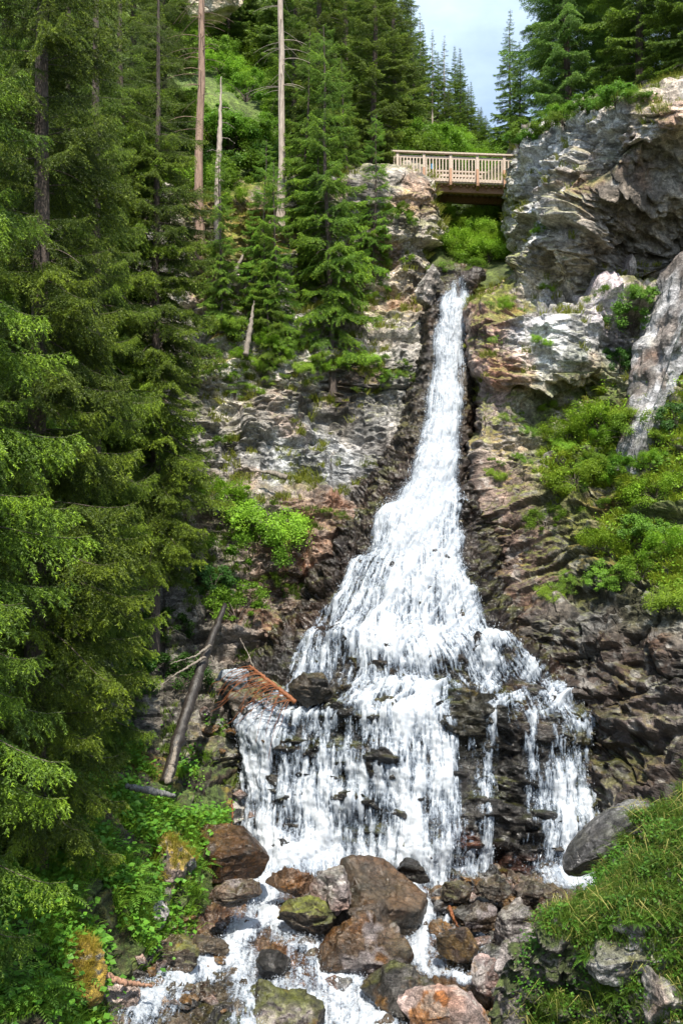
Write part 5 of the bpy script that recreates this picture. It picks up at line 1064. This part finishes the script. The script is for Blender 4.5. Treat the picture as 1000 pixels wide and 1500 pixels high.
# grey snag and leaning dead stems on the left cliff
sp = on(321, 340, ['left_cliff'])
sn_ = thing('dead_snag', 'weathered broken snag right of the reddish bare trunk', 'dead tree', sp)
obj('trunk', stem_mesh('trunk', [(0, 0, -.3), (.02, 0, 2.), (.09, 0, 3.6), (.12, .05, 5.2)], [.13, .10, .07, .012], BARK_PALE, 8, 13), sn_)
for k in range(7):
    z = 1.2+k*.5; a = r_.random()*6.3; obj('branch', stem_mesh('branch', [(.05, 0, z), (.05+math.cos(a)*.3, math.sin(a)*.3, z+.02), (.05+math.cos(a)*.55, math.sin(a)*.55, z-.12)], [.018, .012, .004], DEADWOOD, 5, 14+k), sn_)
for (a, b, lab) in [((330, 430, 32.0), (362, 362, 33.2), 'grey dead stem leaning on the mossy rock under the snag'), ((360, 520, 31.3), (372, 440, 32.0), 'pale split dead stump on the ledge below the mossy rock'), ((420, 700, 29.6), (375, 690, 29.6), 'dead branch lying along the grey rock wall')]:
    A = at(*a); B = at(*b); m_ = (A+B)/2+Vector((.03, -.05, .04)); o = obj('dead_wood', stem_mesh('dead_wood', [A, m_, B], [.09, .075, .02], DEADWOOD, 7, 30)); tag(o, lab, 'dead wood')
for (a, b, lab) in [((836, 156, 33), (878, 140, 34.5), 'grey fallen stem on the rim of the right cliff'), ((765, 190, 35.5), (800, 178, 35), 'short fallen stem above the right end of the bridge')]:
    A = at(*a); B = at(*b); o = obj('fallen_log', stem_mesh('fallen_log', [A, (A+B)/2, B], [.16, .14, .09], DEADWOOD, 8, 31)); tag(o, lab, 'log')

# ------------------------------------------------------------------ wooden footbridge
def box_mesh(name, size, mat, bev=.006):
    bm = bmesh.new(); bmesh.ops.create_cube(bm, size=1); bmesh.ops.scale(bm, vec=size, verts=bm.verts)
    bmesh.ops.bevel(bm, geom=bm.edges[:], offset=min(bev, min(size)*.2), segments=1, affect='EDGES')
    me = bpy.data.meshes.new(name); bm.to_mesh(me); bm.free(); me.materials.append(mat); return me
A = at(586, 262, 38.4); B = at(772, 282, 37.9); A.z = 12.58; B.z = 12.22
bd = thing('footbridge', 'wooden footbridge with pale railings across the gorge above the waterfall', 'bridge', (A+B)/2, (0, 0, math.atan2(B.y-A.y, B.x-A.x)))
Lb = (B-A).length+.6; sl_ = math.atan2(B.z-A.z, (B-A).length)
def bpart(name, size, loc, mat, rot=(0, 0, 0), bev=.006):
    o = obj(name, box_mesh(name, size, mat, bev), bd); o.location = (loc[0], loc[1], loc[2]+loc[0]*math.tan(sl_)); o.rotation_euler = (rot[0], rot[1]-sl_ if name in ('handrail', 'beam', 'lower_rail', 'deck', 'kick_board') else rot[1], rot[2]); return o
# the underside slopes back: beams and joists are seen from below
for y in (-.62, .62): bpart('beam', (Lb, .2, .26), (0, y, -.26), BEAM)
dk = []
bpart('deck', (Lb, 1.9, .06), (0, 0, -.09), PLANK)
nj = 22
for k in range(nj): bpart('joist', (.09, 1.7, .08), (-Lb/2+.25+k*(Lb-.5)/(nj-1), 0, -.165), BEAM)
for y, s in ((-1.0, -1), (1.0, 1)):
    bpart('handrail', (Lb, .16, .06), (0, y, .96), PLANK)
    bpart('lower_rail', (Lb, .05, .1), (0, y+.03*s*-1, .80), PLANK)
    bpart('kick_board', (Lb, .04, .12), (0, y-.035*s, -.02), PLANK)
    npst = 6
    for k in range(npst):
        x = -Lb/2+.25+k*(Lb-.5)/(npst-1)
        bpart('post', (.10, .10, 1.08), (x, y-.02*s, .40), PLANK)
        b_ = bpart('brace', (.09, .09, .85), (x, y+.24*s, .02), BEAM, rot=(R(32)*s, 0, 0))
        bpart('cross_beam', (.1, .62, .12), (x, y+.22*s, -.32), BEAM)
bal = []
nb = 44
for s in (-1, 1):
    for k in range(nb):
        x = -Lb/2+.12+k*(Lb-.24)/(nb-1); bpart('baluster', (.05, .022, .90), (x, s*.985, .38), PLANK)
sgn = thing('small_sign', 'tiny blue plate tied to the bridge railing', 'sign', at(632, 248, 38.0)); so2_ = obj('plate', box_mesh('plate', (.1, .02, .2), plain('blue_plate', (.05, .3, .6))), sgn); so2_.location = (0, -.32, 0)
mk = thing('marker_post', 'small white marker post on the meadow behind the bridge', 'post', at(628, 212, 55)); m1 = obj('post', box_mesh('post', (.12, .12, 1.2), plain('white_paint', (.75, .75, .72))), mk); m1.location = (0, 0, -.3); m2 = obj('plate', box_mesh('plate', (.4, .05, .3), plain('white_plate', (.8, .8, .78))), mk); m2.location = (0, -.085, .18)
# ------------------------------------------------------------------ camera, light, sky
cam = bpy.data.cameras.new('camera'); cam.sensor_fit = 'VERTICAL'; cam.sensor_height = 36; cam.sensor_width = 24; cam.lens = 35; cam.clip_start = .1; cam.clip_end = 3000
co = bpy.data.objects.new('camera', cam); link(co); co.rotation_euler = (R(90), 0, 0); scene.camera = co
SUN_DIR = Vector((.06, -.50, .84)).normalized()
sl = bpy.data.lights.new('sun', 'SUN'); sl.energy = 4.4; sl.angle = R(.5); sl.color = (1, .94, .82)
so_ = bpy.data.objects.new('sun', sl); link(so_); so_.rotation_euler = SUN_DIR.to_track_quat('Z', 'Y').to_euler(); so_.location = (0, -5, 40)
w = bpy.data.worlds.new('World'); scene.world = w; w.use_nodes = True
N = w.node_tree.nodes; L = w.node_tree.links; bg = N['Background']
sk = N.new('ShaderNodeTexSky'); sk.sky_type = 'NISHITA'; sk.sun_disc = False
sk.sun_elevation = math.asin(SUN_DIR.z); sk.sun_rotation = math.atan2(SUN_DIR.x, SUN_DIR.y); sk.air_density = 1; sk.dust_density = 1.2
tc = N.new('ShaderNodeTexCoord'); mp = N.new('ShaderNodeMapping'); mp.inputs['Scale'].default_value = (2.2, 2.2, 4.5)
nz = N.new('ShaderNodeTexNoise'); nz.inputs['Scale'].default_value = 1.7; nz.inputs['Detail'].default_value = 7; nz.inputs['Roughness'].default_value = .55
L.new(tc.outputs['Generated'], mp.inputs[0]); L.new(mp.outputs[0], nz.inputs['Vector'])
mr = N.new('ShaderNodeMapRange'); mr.inputs[1].default_value = .36; mr.inputs[2].default_value = .66; mr.inputs[3].default_value = .3; mr.inputs[4].default_value = .92
L.new(nz.outputs['Fac'], mr.inputs[0])
mx = N.new('ShaderNodeMixRGB'); mx.inputs[2].default_value = (5.3, 6.5, 8.0, 1)
L.new(mr.outputs[0], mx.inputs[0]); L.new(sk.outputs[0], mx.inputs[1]); L.new(mx.outputs[0], bg.inputs['Color']); bg.inputs['Strength'].default_value = .105
vs = scene.view_settings; vs.view_transform = 'Standard'; vs.look = 'None'; vs.exposure = .98; vs.gamma = 1
scene.cycles.max_bounces = 6; scene.cycles.diffuse_bounces = 3; scene.cycles.transparent_max_bounces = 24; scene.cycles.transmission_bounces = 4
